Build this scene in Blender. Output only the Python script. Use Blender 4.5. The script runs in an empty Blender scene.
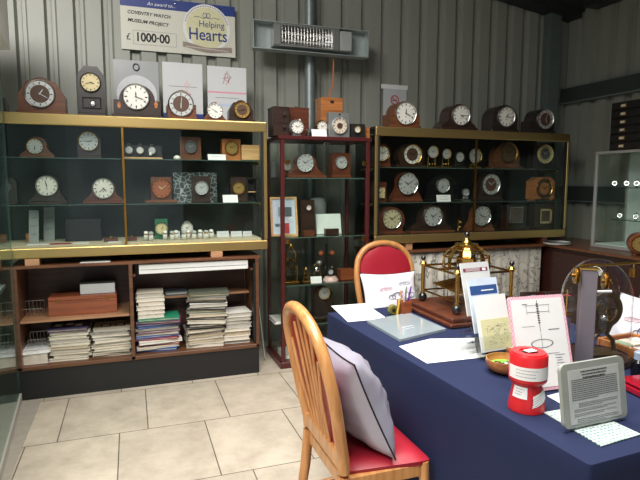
import bpy, math, random
from mathutils import Vector, Matrix
random.seed(7)
PI = math.pi
R = math.radians
COL = bpy.context.scene.collection

# ------------------------------------------------------------------ camera
CAM = Vector((0, 0, 1.45)); F = 530.0
_y, _p, _r = R(19.6), R(6.2), R(0.1)
FWD = Vector((math.sin(_y)*math.cos(_p), math.cos(_y)*math.cos(_p), -math.sin(_p)))
_rt = Vector((math.cos(_y), -math.sin(_y), 0)); _up = _rt.cross(FWD)
RT = _rt*math.cos(_r) + _up*math.sin(_r); UP = _up*math.cos(_r) - _rt*math.sin(_r)
cd = bpy.data.cameras.new('camera'); cam = bpy.data.objects.new('camera', cd); COL.objects.link(cam)
cd.sensor_width = 36; cd.lens = F/640*36; cd.clip_start = 0.02; cd.clip_end = 200
M3 = Matrix((RT, UP, -FWD)).transposed()
cam.matrix_world = Matrix.Translation(CAM) @ M3.to_4x4()
bpy.context.scene.camera = cam

def at(px, py, axis, v):
    """point of a surveyed sight line on the plane x/y/z = v"""
    d = FWD*F + RT*(px-320) + UP*(240-py)
    return CAM + d*((v-CAM[axis])/d[axis])

# ------------------------------------------------------------------ materials
MATS = {}
def nt(name):
    m = bpy.data.materials.new(name); m.use_nodes = True
    t = m.node_tree; return m, t, t.nodes['Principled BSDF']
def lin(c):
    return tuple(((x/255)/12.92 if x/255 <= .04045 else ((x/255+.055)/1.055)**2.4) for x in c)+(1,)
def plain(name, rgb, rough=.5, metal=0, var=.12, scale=30, bump=0, coat=0, emit=0):
    key = name
    if key in MATS: return MATS[key]
    m, t, b = nt(name)
    c = lin(rgb)
    tc = t.nodes.new('ShaderNodeTexCoord'); n = t.nodes.new('ShaderNodeTexNoise')
    n.inputs['Scale'].default_value = scale; n.inputs['Detail'].default_value = 4
    t.links.new(tc.outputs['Object'], n.inputs['Vector'])
    mx = t.nodes.new('ShaderNodeMix'); mx.data_type = 'RGBA'
    mx.inputs[6].default_value = tuple(x*(1-var) for x in c[:3])+(1,)
    mx.inputs[7].default_value = tuple(min(1, x*(1+var)) for x in c[:3])+(1,)
    t.links.new(n.outputs['Fac'], mx.inputs[0]); t.links.new(mx.outputs[2], b.inputs['Base Color'])
    b.inputs['Roughness'].default_value = rough; b.inputs['Metallic'].default_value = metal
    if coat: b.inputs['Coat Weight'].default_value = coat; b.inputs['Coat Roughness'].default_value = .1
    if bump:
        bp = t.nodes.new('ShaderNodeBump'); bp.inputs['Strength'].default_value = bump; bp.inputs['Distance'].default_value = .004
        t.links.new(n.outputs['Fac'], bp.inputs['Height']); t.links.new(bp.outputs['Normal'], b.inputs['Normal'])
    if emit:
        b.inputs['Emission Color'].default_value = c; b.inputs['Emission Strength'].default_value = emit
    MATS[key] = m; return m
def wood(name, a, bcol, rough=.38, stretch=(1, 12, 12), scale=4, coat=.3):
    if name in MATS: return MATS[name]
    m, t, b = nt(name)
    tc = t.nodes.new('ShaderNodeTexCoord'); mp = t.nodes.new('ShaderNodeMapping'); mp.inputs['Scale'].default_value = stretch
    n = t.nodes.new('ShaderNodeTexNoise'); n.inputs['Scale'].default_value = scale; n.inputs['Detail'].default_value = 6; n.inputs['Distortion'].default_value = .6
    t.links.new(tc.outputs['Object'], mp.inputs[0]); t.links.new(mp.outputs[0], n.inputs['Vector'])
    cr = t.nodes.new('ShaderNodeValToRGB'); cr.color_ramp.elements[0].position = .3; cr.color_ramp.elements[1].position = .7
    cr.color_ramp.elements[0].color = lin(a); cr.color_ramp.elements[1].color = lin(bcol)
    t.links.new(n.outputs['Fac'], cr.inputs[0]); t.links.new(cr.outputs[0], b.inputs['Base Color'])
    b.inputs['Roughness'].default_value = rough; b.inputs['Coat Weight'].default_value = coat; b.inputs['Coat Roughness'].default_value = .2
    MATS[name] = m; return m
def glass(name, tint=(250, 253, 251), ior=1.28):
    if name in MATS: return MATS[name]
    m, t, b = nt(name); t.nodes.remove(b)
    out = t.nodes['Material Output']
    tr = t.nodes.new('ShaderNodeBsdfTransparent'); tr.inputs[0].default_value = lin(tint)
    gl = t.nodes.new('ShaderNodeBsdfGlossy'); gl.inputs['Roughness'].default_value = .02; gl.inputs[0].default_value = (.95, 1, .98, 1)
    fr = t.nodes.new('ShaderNodeFresnel'); fr.inputs[0].default_value = ior
    ge = t.nodes.new('ShaderNodeNewGeometry'); mi = t.nodes.new('ShaderNodeMix')   # same reflectance from either side of the thin sheet
    mi.inputs[2].default_value = ior; mi.inputs[3].default_value = 1/ior
    t.links.new(ge.outputs['Backfacing'], mi.inputs[0]); t.links.new(mi.outputs[0], fr.inputs[0])
    mx = t.nodes.new('ShaderNodeMixShader')
    t.links.new(fr.outputs[0], mx.inputs[0]); t.links.new(tr.outputs[0], mx.inputs[1]); t.links.new(gl.outputs[0], mx.inputs[2])
    t.links.new(mx.outputs[0], out.inputs[0]); MATS[name] = m; return m

W_DARK = wood('dark walnut', (38, 24, 19), (58, 38, 29))
W_BLACK = wood('ebonised wood', (32, 26, 23), (50, 40, 35))
W_MID = wood('brown walnut', (84, 48, 28), (120, 72, 42))
W_RED = wood('red mahogany', (74, 36, 22), (106, 56, 34))
W_ORANGE = wood('orange oak', (150, 88, 44), (196, 128, 72))
W_PALE = wood('pale beech', (196, 150, 98), (222, 182, 130))
W_CHAIR = wood('honey beech', (176, 118, 66), (208, 152, 94), rough=.3, stretch=(8, 8, 1), scale=5)
W_SHELF = wood('shelf teak', (78, 48, 30), (112, 72, 46), rough=.5)
W_PANEL = wood('dark counter mahogany', (40, 18, 14), (66, 30, 24), rough=.45)
W_TOP = wood('counter top teak', (88, 52, 32), (124, 78, 50), rough=.35)
W_BOX = wood('cherry box', (116, 58, 32), (150, 80, 48))
W_MAROON = plain('maroon lacquer', (78, 29, 30), .35)
GREEN_CASE = plain('green enamel', (40, 110, 76), .4)
BRASS = plain('polished brass', (196, 158, 84), .25, 1, .15, 20)
BRASS_RAIL = plain('satin brass strip', (186, 160, 104), .36, .85, .06, 5)
BRASS_OLD = plain('aged brass', (150, 112, 54), .35, 1, .3, 25)
STEEL = plain('brushed steel', (190, 190, 188), .3, 1, .05)
SILVER = plain('silvered dial', (196, 198, 196), .35, .35, .05)
CHROME = plain('chrome', (220, 220, 220), .12, 1, 0)
ALU = plain('aluminium', (150, 152, 150), .4, .6, .05)
GALV = plain('galvanised steel', (136, 146, 146), .45, .5, .2, 40)
WHITE = plain('white paint', (226, 226, 222), .5, 0, .03)
DIALW = plain('white enamel dial', (226, 224, 214), .4, 0, .02)
DIALC = plain('cream dial', (216, 200, 150), .45, 0, .06)
DIALG = plain('gold dial', (176, 146, 84), .35, .5, .06)
DIALB = plain('brown dial', (84, 58, 44), .5, 0, .1)
PAPER = plain('white paper', (232, 232, 230), .7, 0, .02)
PAPERG = plain('grey sheet', (196, 198, 198), .6, 0, .04)
CREAM = plain('cream paper', (214, 205, 190), .7, 0, .05)
BLACK = plain('matt black', (24, 24, 25), .5)
BLACKG = plain('gloss black', (16, 16, 18), .15, 0, .1, coat=.6)
INTERIOR = plain('dark cabinet lining', (38, 44, 42), .7, 0, .15)
INTERIOR2 = plain('black cabinet lining', (25, 27, 28), .7, 0, .15)
BLUECLOTH = plain('navy tablecloth cotton', (9, 25, 64), .85, 0, .08, 60, .1)
RED = plain('red moulded plastic', (206, 34, 40), .32, 0, .03)
REDV = plain('red vinyl', (158, 30, 46), .38, 0, .06, 12, .05)
ORANGEC = plain('orange cable', (196, 110, 60), .5)
INK = plain('black ink', (30, 30, 32), .6, 0, 0)
INKG = plain('grey ink', (120, 120, 124), .7, 0, 0)
INKB = plain('blue ink', (44, 56, 128), .6, 0, 0)
INKR = plain('red ink', (190, 60, 66), .6, 0, 0)
INKP = plain('pink ink', (214, 140, 160), .6, 0, 0)
GLASS = glass('clear thin glass')
GLASSG = glass('greenish glass', (232, 242, 237))
ACRYL = glass('clear acrylic', (252, 253, 253), 1.3)
DOMEG = glass('dome glass', (252, 253, 253), 1.4)
GEDGE = plain('glass edge green', (74, 96, 88), .2, 0, .05)

# ------------------------------------------------------------------ mesh builder
class MB:
    def __init__(s): s.v = []; s.f = []; s.m = []; s.mats = []; s.sm = []
    def mi(s, mat):
        if mat not in s.mats: s.mats.append(mat)
        return s.mats.index(mat)
    def add(s, vs, fs, mat, mtx=None, smooth=False):
        o = len(s.v); k = s.mi(mat)
        for p in vs:
            p = Vector(p); s.v.append(mtx @ p if mtx else p)
        for f in fs: s.f.append([i+o for i in f]); s.m.append(k); s.sm.append(smooth)
        return s
    def box(s, c, d, mat, mtx=None, ch=0):
        x, y, z = [a/2 for a in d]; cx, cy, cz = c
        if ch <= 0:
            vs = [(cx+i*x, cy+j*y, cz+k*z) for i in (-1, 1) for j in (-1, 1) for k in (-1, 1)]
            fs = [(0, 1, 3, 2), (4, 6, 7, 5), (0, 4, 5, 1), (2, 3, 7, 6), (0, 2, 6, 4), (1, 5, 7, 3)]
            return s.add(vs, fs, mat, mtx)
        ch = min(ch, x*.9, y*.9, z*.9)
        vs = []; idx = {}
        for i in (-1, 1):
            for j in (-1, 1):
                for k in (-1, 1):
                    for a in range(3):
                        q = [x-ch, y-ch, z-ch]; q[a] += ch
                        idx[(i, j, k, a)] = len(vs); vs.append((cx+i*q[0], cy+j*q[1], cz+k*q[2]))
        fs = []
        for a in range(3):
            b1, b2 = [t for t in range(3) if t != a]
            for sg in (-1, 1):
                q = []
                for (u, w) in ((-1, -1), (1, -1), (1, 1), (-1, 1)):
                    t = [0, 0, 0]; t[a] = sg; t[b1] = u; t[b2] = w; q.append(idx[(t[0], t[1], t[2], a)])
                fs.append(q)
        for a in range(3):
            b1, b2 = [t for t in range(3) if t != a]
            for u in (-1, 1):
                for w in (-1, 1):
                    q = []
                    for sg, ax in ((-1, b1), (1, b1), (1, b2), (-1, b2)):
                        t = [0, 0, 0]; t[a] = sg; t[b1] = u; t[b2] = w; q.append(idx[(t[0], t[1], t[2], ax)])
                    fs.append(q)
        for i in (-1, 1):
            for j in (-1, 1):
                for k in (-1, 1): fs.append([idx[(i, j, k, a)] for a in range(3)])
        return s.add(vs, fs, mat, mtx)
    def prism(s, pts, y0, y1, mat, mtx=None, smooth=False):
        """outline in the XZ plane pulled from y0 to y1"""
        n = len(pts)
        vs = [(p[0], y0, p[1]) for p in pts]+[(p[0], y1, p[1]) for p in pts]
        fs = [list(range(n)), list(range(2*n-1, n-1, -1))]
        s.add(vs, fs, mat, mtx)
        return s.add(vs, [(i, (i+1) % n, (i+1) % n+n, i+n) for i in range(n)], mat, mtx, smooth)
    def lathe(s, prof, mat, mtx=None, n=24, smooth=True, closed=False):
        vs = []; fs = []; m = len(prof)
        for i in range(n):
            a = 2*PI*i/n
            for (r, z) in prof: vs.append((r*math.cos(a), r*math.sin(a), z))
        for i in range(n):
            j = (i+1) % n
            for k in range(m if closed else m-1):
                k2 = (k+1) % m
                fs.append((i*m+k, j*m+k, j*m+k2, i*m+k2))
        return s.add(vs, fs, mat, mtx, smooth)
    def cyl(s, a, b, r, mat, n=16, r2=None, mtx=None):
        a = Vector(a); b = Vector(b); d = b-a; L = d.length
        q = d.to_track_quat('Z', 'Y').to_matrix().to_4x4(); m = Matrix.Translation(a) @ q
        if mtx: m = mtx @ m
        r2 = r if r2 is None else r2
        return s.lathe([(0.0001, 0), (r, 0), (r, 0), (r2, L), (r2, L), (0.0001, L)], mat, m, n, True)
    def tube(s, path, r, mat, n=8, closed=False, mtx=None, sq=1.0):
        P = [Vector(p) for p in path]; k = len(P); vs = []; fs = []
        rr = r if isinstance(r, (list, tuple)) else [r]*k
        ref = None
        for i, p in enumerate(P):
            t = (P[(i+1) % k]-P[i-1]) if closed else (P[min(i+1, k-1)]-P[max(i-1, 0)])
            t.normalize()
            if ref is None:
                ref = Vector((0, 0, 1)) if abs(t.z) < .9 else Vector((0, 1, 0))
                ref = (ref-t*ref.dot(t)).normalized()
            else: ref = (ref-t*ref.dot(t)).normalized()
            b = t.cross(ref)
            for j in range(n):
                a = 2*PI*j/n; vs.append(p+(ref*math.cos(a)*sq+b*math.sin(a))*rr[i])
        for i in range(k if closed else k-1):
            i2 = (i+1) % k
            for j in range(n):
                j2 = (j+1) % n; fs.append((i*n+j, i*n+j2, i2*n+j2, i2*n+j))
        if not closed: fs.append(list(range(n-1, -1, -1))); fs.append([(k-1)*n+j for j in range(n)])
        return s.add(vs, fs, mat, mtx, True)
    def ball(s, c, r, mat, n=16, sz=1, mtx=None):
        prof = [(max(.0001, r*math.sin(PI*i/10)), -r*sz*math.cos(PI*i/10)) for i in range(11)]
        m = Matrix.Translation(c)
        if mtx: m = mtx @ m
        return s.lathe(prof, mat, m, n)
    def build(s, name, parent=None, loc=None, rot=None, bevel=0, sub=0):
        me = bpy.data.meshes.new(name); me.from_pydata([tuple(v) for v in s.v], [], s.f)
        for m in s.mats: me.materials.append(m)
        me.polygons.foreach_set('material_index', s.m); me.polygons.foreach_set('use_smooth', s.sm)
        me.update()
        if any(s.sm): me.set_sharp_from_angle(angle=R(38))
        o = bpy.data.objects.new(name, me); COL.objects.link(o)
        if parent: o.parent = parent
        if loc: o.location = loc
        if rot is not None: o.rotation_euler = rot if isinstance(rot, (tuple, list)) else (0, 0, rot)
        if bevel:
            b = o.modifiers.new('bevel', 'BEVEL'); b.width = bevel; b.segments = 2; b.limit_method = 'ANGLE'; b.angle_limit = R(40)
        if sub:
            b = o.modifiers.new('sub', 'SUBSURF'); b.levels = sub; b.render_levels = sub
        return o

def tag(o, label, cat, group=None):
    o['label'] = label; o['category'] = cat
    if group: o['group'] = group
    return o
def thing(name, label, cat, loc=(0, 0, 0), rz=0, group=None):
    o = bpy.data.objects.new(name, None); o.empty_display_size = .05; COL.objects.link(o)
    o.location = loc; o.rotation_euler = (0, 0, rz); return tag(o, label, cat, group)
def struct(o): o['kind'] = 'structure'; return o
def copy_tree(root, loc, rz, label):
    def cp(o, par):
        c = o.copy(); COL.objects.link(c); c.parent = par
        for ch in o.children: cp(ch, c)
        return c
    c = cp(root, None); c.location = loc; c.rotation_euler = (0, 0, rz); c['label'] = label
    return c
FACE = Matrix.Rotation(R(90), 4, 'X')          # turns a lathe axis (+Z) to face -Y
def face_at(x, y, z): return Matrix.Translation((x, y, z)) @ FACE

def text_mesh(txt, size, mat, name, parent, loc, rot=(R(90), 0, 0), align='LEFT', shear=0, sx=1, bold=0):
    cu = bpy.data.curves.new(name, 'FONT'); cu.body = txt; cu.size = size; cu.align_x = align; cu.shear = shear; cu.offset = bold
    cu.extrude = .0004
    tmp = bpy.data.objects.new('tmp', cu); COL.objects.link(tmp)
    dg = bpy.context.evaluated_depsgraph_get(); me = bpy.data.meshes.new_from_object(tmp.evaluated_get(dg))
    bpy.data.objects.remove(tmp); me.materials.clear(); me.materials.append(mat); me.name = name
    o = bpy.data.objects.new(name, me); COL.objects.link(o); o.parent = parent; o.location = loc; o.rotation_euler = rot
    o.scale = (sx, 1, 1); return o

# ================================================================== SETTING
def floor_mat():
    m, t, b = nt('stone slab floor')
    g = t.nodes.new('ShaderNodeNewGeometry'); mp = t.nodes.new('ShaderNodeMapping')
    mp.inputs['Location'].default_value = (-.378, -3.16, 0)
    t.links.new(g.outputs['Position'], mp.inputs[0])
    br = t.nodes.new('ShaderNodeTexBrick'); br.offset = .675; br.offset_frequency = 2
    br.inputs['Scale'].default_value = 1; br.inputs['Brick Width'].default_value = .487; br.inputs['Row Height'].default_value = .645
    br.inputs['Mortar Size'].default_value = .0035; br.inputs['Mortar Smooth'].default_value = .3; br.inputs['Bias'].default_value = 0
    br.inputs['Color1'].default_value = lin((192, 180, 162)); br.inputs['Color2'].default_value = lin((176, 165, 149)); br.inputs['Mortar'].default_value = lin((92, 84, 74))
    t.links.new(mp.outputs[0], br.inputs[0])
    n = t.nodes.new('ShaderNodeTexNoise'); n.inputs['Scale'].default_value = 5; n.inputs['Detail'].default_value = 8; n.inputs['Roughness'].default_value = .7
    t.links.new(g.outputs['Position'], n.inputs['Vector'])
    cr = t.nodes.new('ShaderNodeValToRGB'); cr.color_ramp.elements[0].position = .3; cr.color_ramp.elements[0].color = (.62, .6, .58, 1)
    cr.color_ramp.elements[1].position = .62; cr.color_ramp.elements[1].color = (1, 1, 1, 1)
    t.links.new(n.outputs['Fac'], cr.inputs[0])
    mx = t.nodes.new('ShaderNodeMix'); mx.data_type = 'RGBA'; mx.blend_type = 'MULTIPLY'; mx.inputs[0].default_value = .8
    t.links.new(br.outputs['Color'], mx.inputs[6]); t.links.new(cr.outputs[0], mx.inputs[7]); t.links.new(mx.outputs[2], b.inputs['Base Color'])
    n2 = t.nodes.new('ShaderNodeTexNoise'); n2.inputs['Scale'].default_value = 90; t.links.new(g.outputs['Position'], n2.inputs['Vector'])
    ad = t.nodes.new('ShaderNodeMath'); ad.operation = 'MULTIPLY_ADD'; ad.inputs[1].default_value = -3
    t.links.new(br.outputs['Fac'], ad.inputs[0]); t.links.new(n2.outputs['Fac'], ad.inputs[2])
    bp = t.nodes.new('ShaderNodeBump'); bp.inputs['Strength'].default_value = .3; bp.inputs['Distance'].default_value = .003
    t.links.new(ad.outputs[0], bp.inputs['Height']); t.links.new(bp.outputs[0], b.inputs['Normal'])
    b.inputs['Roughness'].default_value = .6
    return m
struct(MB().box((.4, 1.2, -.05), (8.2, 7.1, .1), floor_mat()).build('floor'))
EDGE = plain('concrete edging', (150, 144, 132), .8, 0, .15, 20, .2)
struct(MB().box((-.675, 2.4, .001), (.13, 2.9, .004), EDGE).build('trim_1'))

WALLM = plain('grey green profiled steel', (150, 152, 142), .42, 0, .05, 3)
def profiled(name, a, b, z0, z1fn, phase, normal):
    """trapezoidal steel sheet from a to b along X (normal 'y') or Y (normal 'x')"""
    mb = MB(); pts = []; pitch = .2; d = .045
    u = a
    base = math.floor((a-phase)/pitch)*pitch+phase
    k = base
    while k < b+pitch:
        for du, dd in ((0, 0), (.112, 0), (.128, d), (.150, d), (.152, d-.006), (.158, d-.006), (.160, d), (.184, d)):
            x = k+du
            if a <= x <= b: pts.append((x, dd))
        k += pitch
    vs = []; fs = []
    for (x, dd) in pts:
        for z in (z0, z1fn(x)):
            vs.append((x, normal[1]+dd, z) if normal[0] == 'y' else (normal[1]+dd, x, z))
    for i in range(len(pts)-1): fs.append((2*i, 2*i+2, 2*i+3, 2*i+1))
    mb.add(vs, fs, WALLM)
    # solid cladding behind the liner
    t = d+.012
    if normal[0] == 'y':
        mb.box(((a+b)/2, normal[1]+t+.03, z0+1.55), (b-a, .06, 3.1), WALLM)
    else:
        mb.box((normal[1]+t+.03, (a+b)/2, z0+1.55), (.06, b-a, 3.1), WALLM)
    return struct(mb.build(name))
roofz = lambda x: 3.20+(4.4-x)*.14
profiled('wall_back', -3.6, 4.46, 0, roofz, 2.12, ('y', 4.60))
profiled('wall_right', -2.3, 4.66, 0, lambda y: 3.22, .05, ('x', 4.40))
profiled('wall_left', -2.3, 4.66, 0, lambda y: 4.3, .05, ('x', -3.64))
ROOF = plain('dark roof liner', (52, 55, 54), .7, 0, .1)
mb = MB(); vs = []
for x in (4.55, -3.7):
    for y in (-2.3, 4.7):
        for dz in (0, .08): vs.append((x, y, roofz(x)+dz))
mb.add(vs, [(0, 2, 6, 4), (1, 5, 7, 3), (0, 1, 3, 2), (4, 6, 7, 5), (0, 4, 5, 1), (2, 3, 7, 6)], ROOF)
struct(mb.build('ceiling'))
DSTEEL = plain('dark painted steel', (52, 56, 55), .5, .2, .15, 15)
COLM = plain('grey green column steel', (112, 124, 122), .45, .3, .15, 30)
RAILM = plain('sheeting rail steel', (70, 76, 74), .45, .3, .15, 12)
mb = MB()
for (xa, xb, za, zb_) in ((-3.6, -2.6, 0, 4.4), (.9, 4.46, 0, 4.4), (-2.6, .9, 2.7, 4.4)):
    mb.box(((xa+xb)/2, -2.28, (za+zb_)/2), (xb-xa, .06, zb_-za), WALLM)
struct(mb.build('wall_front'))
# gable rafter, eaves beam, corner column, sheeting rails
mb = MB(); vs = []
for x in (4.4, -3.6):
    for y in (4.40, 4.59):
        for dz in (-.075, -.002): vs.append((x, y, roofz(x)+dz))
mb.add(vs, [(0, 2, 6, 4), (1, 5, 7, 3), (0, 1, 3, 2), (4, 6, 7, 5), (0, 4, 5, 1), (2, 3, 7, 6)], DSTEEL)
struct(mb.build('trim_2'))
struct(MB().box((4.3, 1.0, 3.19), (.18, 6.4, .09), DSTEEL).build('trim_3'))
mb = MB()
mb.box((4.16, 4.50, 1.6), (.13, .03, 3.15), COLM).box((4.225, 4.54, 1.6), (.012, .10, 3.15), COLM).box((4.095, 4.54, 1.6), (.012, .10, 3.15), COLM)
struct(mb.build('trim_4'))
def rail(z, name):
    mb = MB()
    mb.box((4.345, 1.27, z), (.012, 6.6, .15), RAILM).box((4.365, 1.27, z+.078), (.06, 6.6, .012), GALV).box((4.365, 1.27, z-.078), (.06, 6.6, .012), GALV)
    return struct(mb.build(name))
rail(2.36, 'trim_5'); rail(1.34, 'trim_6')
mb = MB(); mb.box((4.0, 4.565, 1.34), (.45, .05, .12), DSTEEL); struct(mb.build('trim_7'))
struct(MB().tube([(1.505, 4.50, 0), (1.505, 4.50, 3.55)], .045, GALV, 20).build('trim_8'))

# ================================================================== CLOCKS
def arc(cx, cz, rx, rz, a0, a1, n=18):
    return [(cx+rx*math.cos(R(a0+(a1-a0)*i/n)), cz+rz*math.sin(R(a0+(a1-a0)*i/n))) for i in range(n+1)]
def outline(style, w, h):
    a = w/2
    if style == 'hat':
        r = min(h*.5, a*.62); zc = h-r; sh = h*.22
        right = [(a, 0), (a, sh*.55), (a*.92, sh)]
        j = (r*math.cos(R(-8)), zc+r*math.sin(R(-8)))
        for i in range(1, 7):
            t = i/7; e = (1-t)**2
            right.append((j[0]+(a*.92-j[0])*e, sh+(j[1]-sh)*t**1.0))
        arch_ = arc(0, zc, r, r, -8, 188, 24)
        return right+arch_+[(-x, z) for x, z in reversed(right)]
    if style == 'arch':
        rz = min(a, h*.55); return [(a, 0)]+arc(0, h-rz, a, rz, 0, 180, 22)+[(-a, 0)]
    if style == 'shoulder':
        sh = h*.52; b = a*.76; rz = h-sh
        return [(a, 0), (a, sh), (b, sh)]+arc(0, sh, b, rz, 4, 176, 22)+[(-b, sh), (-a, sh), (-a, 0)]
    if style == 'oct':
        return [(a, 0), (a, h*.5), (a*.62, h*.88)]+arc(0, h*.80, a*.45, h*.2, 30, 150, 10)+[(-a*.62, h*.88), (-a, h*.5), (-a, 0)]
    if style == 'cut':
        return [(a, 0), (a, h*.82), (a*.5, h), (-a*.5, h), (-a, h*.82), (-a, 0)]
    if style == 'oval':
        return [(a*.85, 0)]+arc(0, h*.5, a, h*.5, -35, 215, 30)+[(-a*.85, 0)]
    if style == 'tri':
        return [(a, 0), (a*.6, h*.4), (a*.55, h*.65)]+arc(0, h*.62, a*.55, h*.38, 5, 175, 16)+[(-a*.55, h*.65), (-a*.6, h*.4), (-a, 0)]
    return [(a, 0), (a, h), (-a, h), (-a, 0)]
def dial_parts(t, dx, dz, r, yf, face, ring=None, bez=BRASS, hour=10.2, minute=10, hand=INK, ticks=True, square=False, bw=.08, winders=0, tickmat=None):
    mb = MB(); y = yf-.004
    tm = tickmat or INK
    if square:
        mb.box((dx, y, dz), (2*r, .008, 2*r), face)
        if ring: 
            for k in range(4):
                m = Matrix.Translation((dx, 0, dz)) @ Matrix.Rotation(k*PI/2, 4, 'Y')
                mb.box((0, y-.005, r*.86), (2*r, .003, r*.26), ring, m)
    else:
        mb.lathe([(.0001, .006), (r, .006), (r, -.002)], face, face_at(dx, yf, dz), 40)
        if ring: mb.lathe([(r*.68, .0061), (r*.68, .0075), (r*.97, .0075), (r*.97, .0061)], ring, face_at(dx, yf, dz), 40)
    if ticks:
        for k in range(12):
            m = Matrix.Translation((dx, 0, dz)) @ Matrix.Rotation(k*PI/6, 4, 'Y')
            L = r*.2
            mb.box((0, yf-.0085, r*.80 if not square else r*.84), (r*(.05 if k % 3 else .085), .0014, L*(.8 if ring else 1)), tm, m)
    for k in range(winders):
        mb.cyl((dx+(k-(winders-1)/2)*r*.7, yf-.006, dz-r*.3), (dx+(k-(winders-1)/2)*r*.7, yf-.009, dz-r*.3), r*.05, BLACK, 8)
    mb.build('dial', t)
    b = MB()
    if square:
        for k in range(4):
            m = Matrix.Translation((dx, 0, dz)) @ Matrix.Rotation(k*PI/2, 4, 'Y')
            b.box((0, yf-.008, r*1.03), (2*r*1.1, .016, r*.09), bez, m)
    else:
        pr = [(r*.95, .006), (r*(.97+bw*.3), .014), (r*(1+bw*.6), .017), (r*(1+bw), .010), (r*(1+bw), 0)]
        b.lathe(pr, bez, face_at(dx, yf, dz), 40)
    b.build('bezel', t)
    for nm, ang, L, wd in (('hour_hand', hour*30, r*.46, r*.07), ('minute_hand', minute*6, r*.70, r*.045)):
        m = Matrix.Translation((dx, 0, dz)) @ Matrix.Rotation(R(ang), 4, 'Y')
        h = MB(); yy = yf-.0105-(.0015 if nm[0] == 'm' else 0)
        h.prism([(-wd*.5, -L*.15), (wd*.5, -L*.15), (wd*.6, L*.6), (0, L), (-wd*.6, L*.6)], yy, yy-.001, hand, m)
        h.build(nm, t)

def clock(label, box, dial, zb, Y, style='hat', wd=W_MID, depth=.13, base=True, face=DIALW, ring=None, bez=BRASS,
          hour=10.2, minute=9, winders=3, square=False, name='mantel_clock', group=None, rz=0, bw=.09, basew=None, basemat=None, hand=INK, ticks=True, tickmat=None, feet=False, gap=0):
    """box = px x0,x1,ytop of the front face; dial = px cx,cy,vertical radius"""
    x0, x1, yt = box
    A = at(x0, (yt+dial[1])/2, 1, Y); B = at(x1, (yt+dial[1])/2, 1, Y)
    w = B.x-A.x; cx = (A.x+B.x)/2
    T = at((x0+x1)/2, yt, 1, Y); h = T.z-zb
    D = at(dial[0], dial[1], 1, Y); D2 = at(dial[0], dial[1]-dial[2], 1, Y); r = abs(D2.z-D.z)/(1+bw)
    t = thing(name, label, 'clock', (cx, Y+depth/2, zb+gap), rz, group)
    yf = -depth/2; dx = D.x-cx; dz = D.z-zb
    bh = min(.022, h*.12) if base else 0
    if feet: 
        for sx in (-1, 1):
            MB().box((sx*w*.38, 0, .006), (w*.12, depth*.8, .012), basemat or wd).build('foot', t)
        b0 = .012
    else: b0 = 0
    ol = [(x, max(z, bh+b0)) for x, z in outline(style, w*(.93 if base else 1), h)]
    MB().prism(ol, -depth/2, depth/2, wd, smooth=True).build('case', t, bevel=.003)
    if base: MB().box((0, 0, bh/2+b0), (basew*w if basew else w, depth+.02, bh), basemat or wd, ch=.004).build('plinth', t)
    dial_parts(t, dx, dz, r, yf, face, ring, bez, hour, minute, hand, ticks, square, bw, winders, tickmat)
    return t

# ---- clocks on top of the left cabinet
ZT = 1.890; YT = 3.93
clock('black domed clock peeping past the glass pane at the far left cabinet top', (-22, 6, 92), (-8, 102, 7), ZT, YT, 'arch', W_BLACK, .12)
clock('wide walnut clock with canted octagonal case and silver ring round a brown dial', (15, 66, 77), (40, 94, 14.5), ZT, YT, 'oct', W_MID, .14,
      face=DIALB, ring=SILVER, bez=STEEL, hour=1.1, minute=20, winders=0, hand=SILVER, tickmat=INK)
c = clock('tall ebonised shelf clock with a cream dial and pendulum window below', (76, 105, 66), (90.5, 82.5, 10), ZT, YT, 'cut', W_BLACK, .12,
      face=DIALC, bez=BLACKG, hour=3.6, minute=42, winders=0, name='shelf_clock')
D = at(93, 104, 1, YT)-c.location
pm = MB(); pm.cyl((D.x, -.064, D.z+.05), (D.x, -.066, D.z), .0025, BRASS, 8); pm.lathe([(.0001, .012), (.014, .011), (.02, .004), (.02, 0)], STEEL, face_at(D.x, -.060, D.z), 24); pm.build('pendulum', c)
wf = MB()
for (cx_, cz_, sx_, sz_) in ((0, .052, .11, .006), (0, .12, .11, .006), (-.055, .086, .006, .07), (.055, .086, .006, .07)): wf.box((cx_, -.062, cz_), (sx_, .008, sz_), BLACKG)
wf.build('pendulum_window', c)
c = clock('big dark mantel clock with white dial and inlaid ovals before the ringed bag', (111, 162, 84), (136, 97, 13.5), ZT, YT, 'shoulder', W_DARK, .15,
      face=DIALW, bez=STEEL, hour=11.9, minute=18, winders=3)
for px in (119, 156):
    D = at(px, 105, 1, YT)-c.location
    MB().lathe([(.0001, .002), (.011, .002), (.012, 0)], W_ORANGE, Matrix.Translation((D.x, -.075, D.z)) @ Matrix.Scale(1.9, 4, (0, 0, 1)) @ FACE, 20).build('inlay', c)
clock('round-topped brown clock with silver ring on stepped feet before a white certificate', (166, 197, 90), (181, 104, 13), ZT, YT, 'shoulder', W_MID, .13,
      face=DIALB, ring=SILVER, bez=STEEL, hour=6.1, minute=1, winders=0, hand=SILVER)
clock('small light brown arched clock with white dial before the red star certificate', (203, 226, 102), (215, 111, 8), ZT, YT, 'tri', W_MID, .07,
      face=DIALW, bez=CHROME, hour=4.1, minute=50, winders=0)
clock('small dark walnut clock with cut corners and gold-ringed dial at the cabinet corner', (228, 254, 100), (242, 110, 8.5), ZT, YT, 'oct', W_DARK, .08,
      face=DIALB, ring=DIALG, bez=BRASS, hour=2.4, minute=44, winders=0, hand=BRASS)
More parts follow.
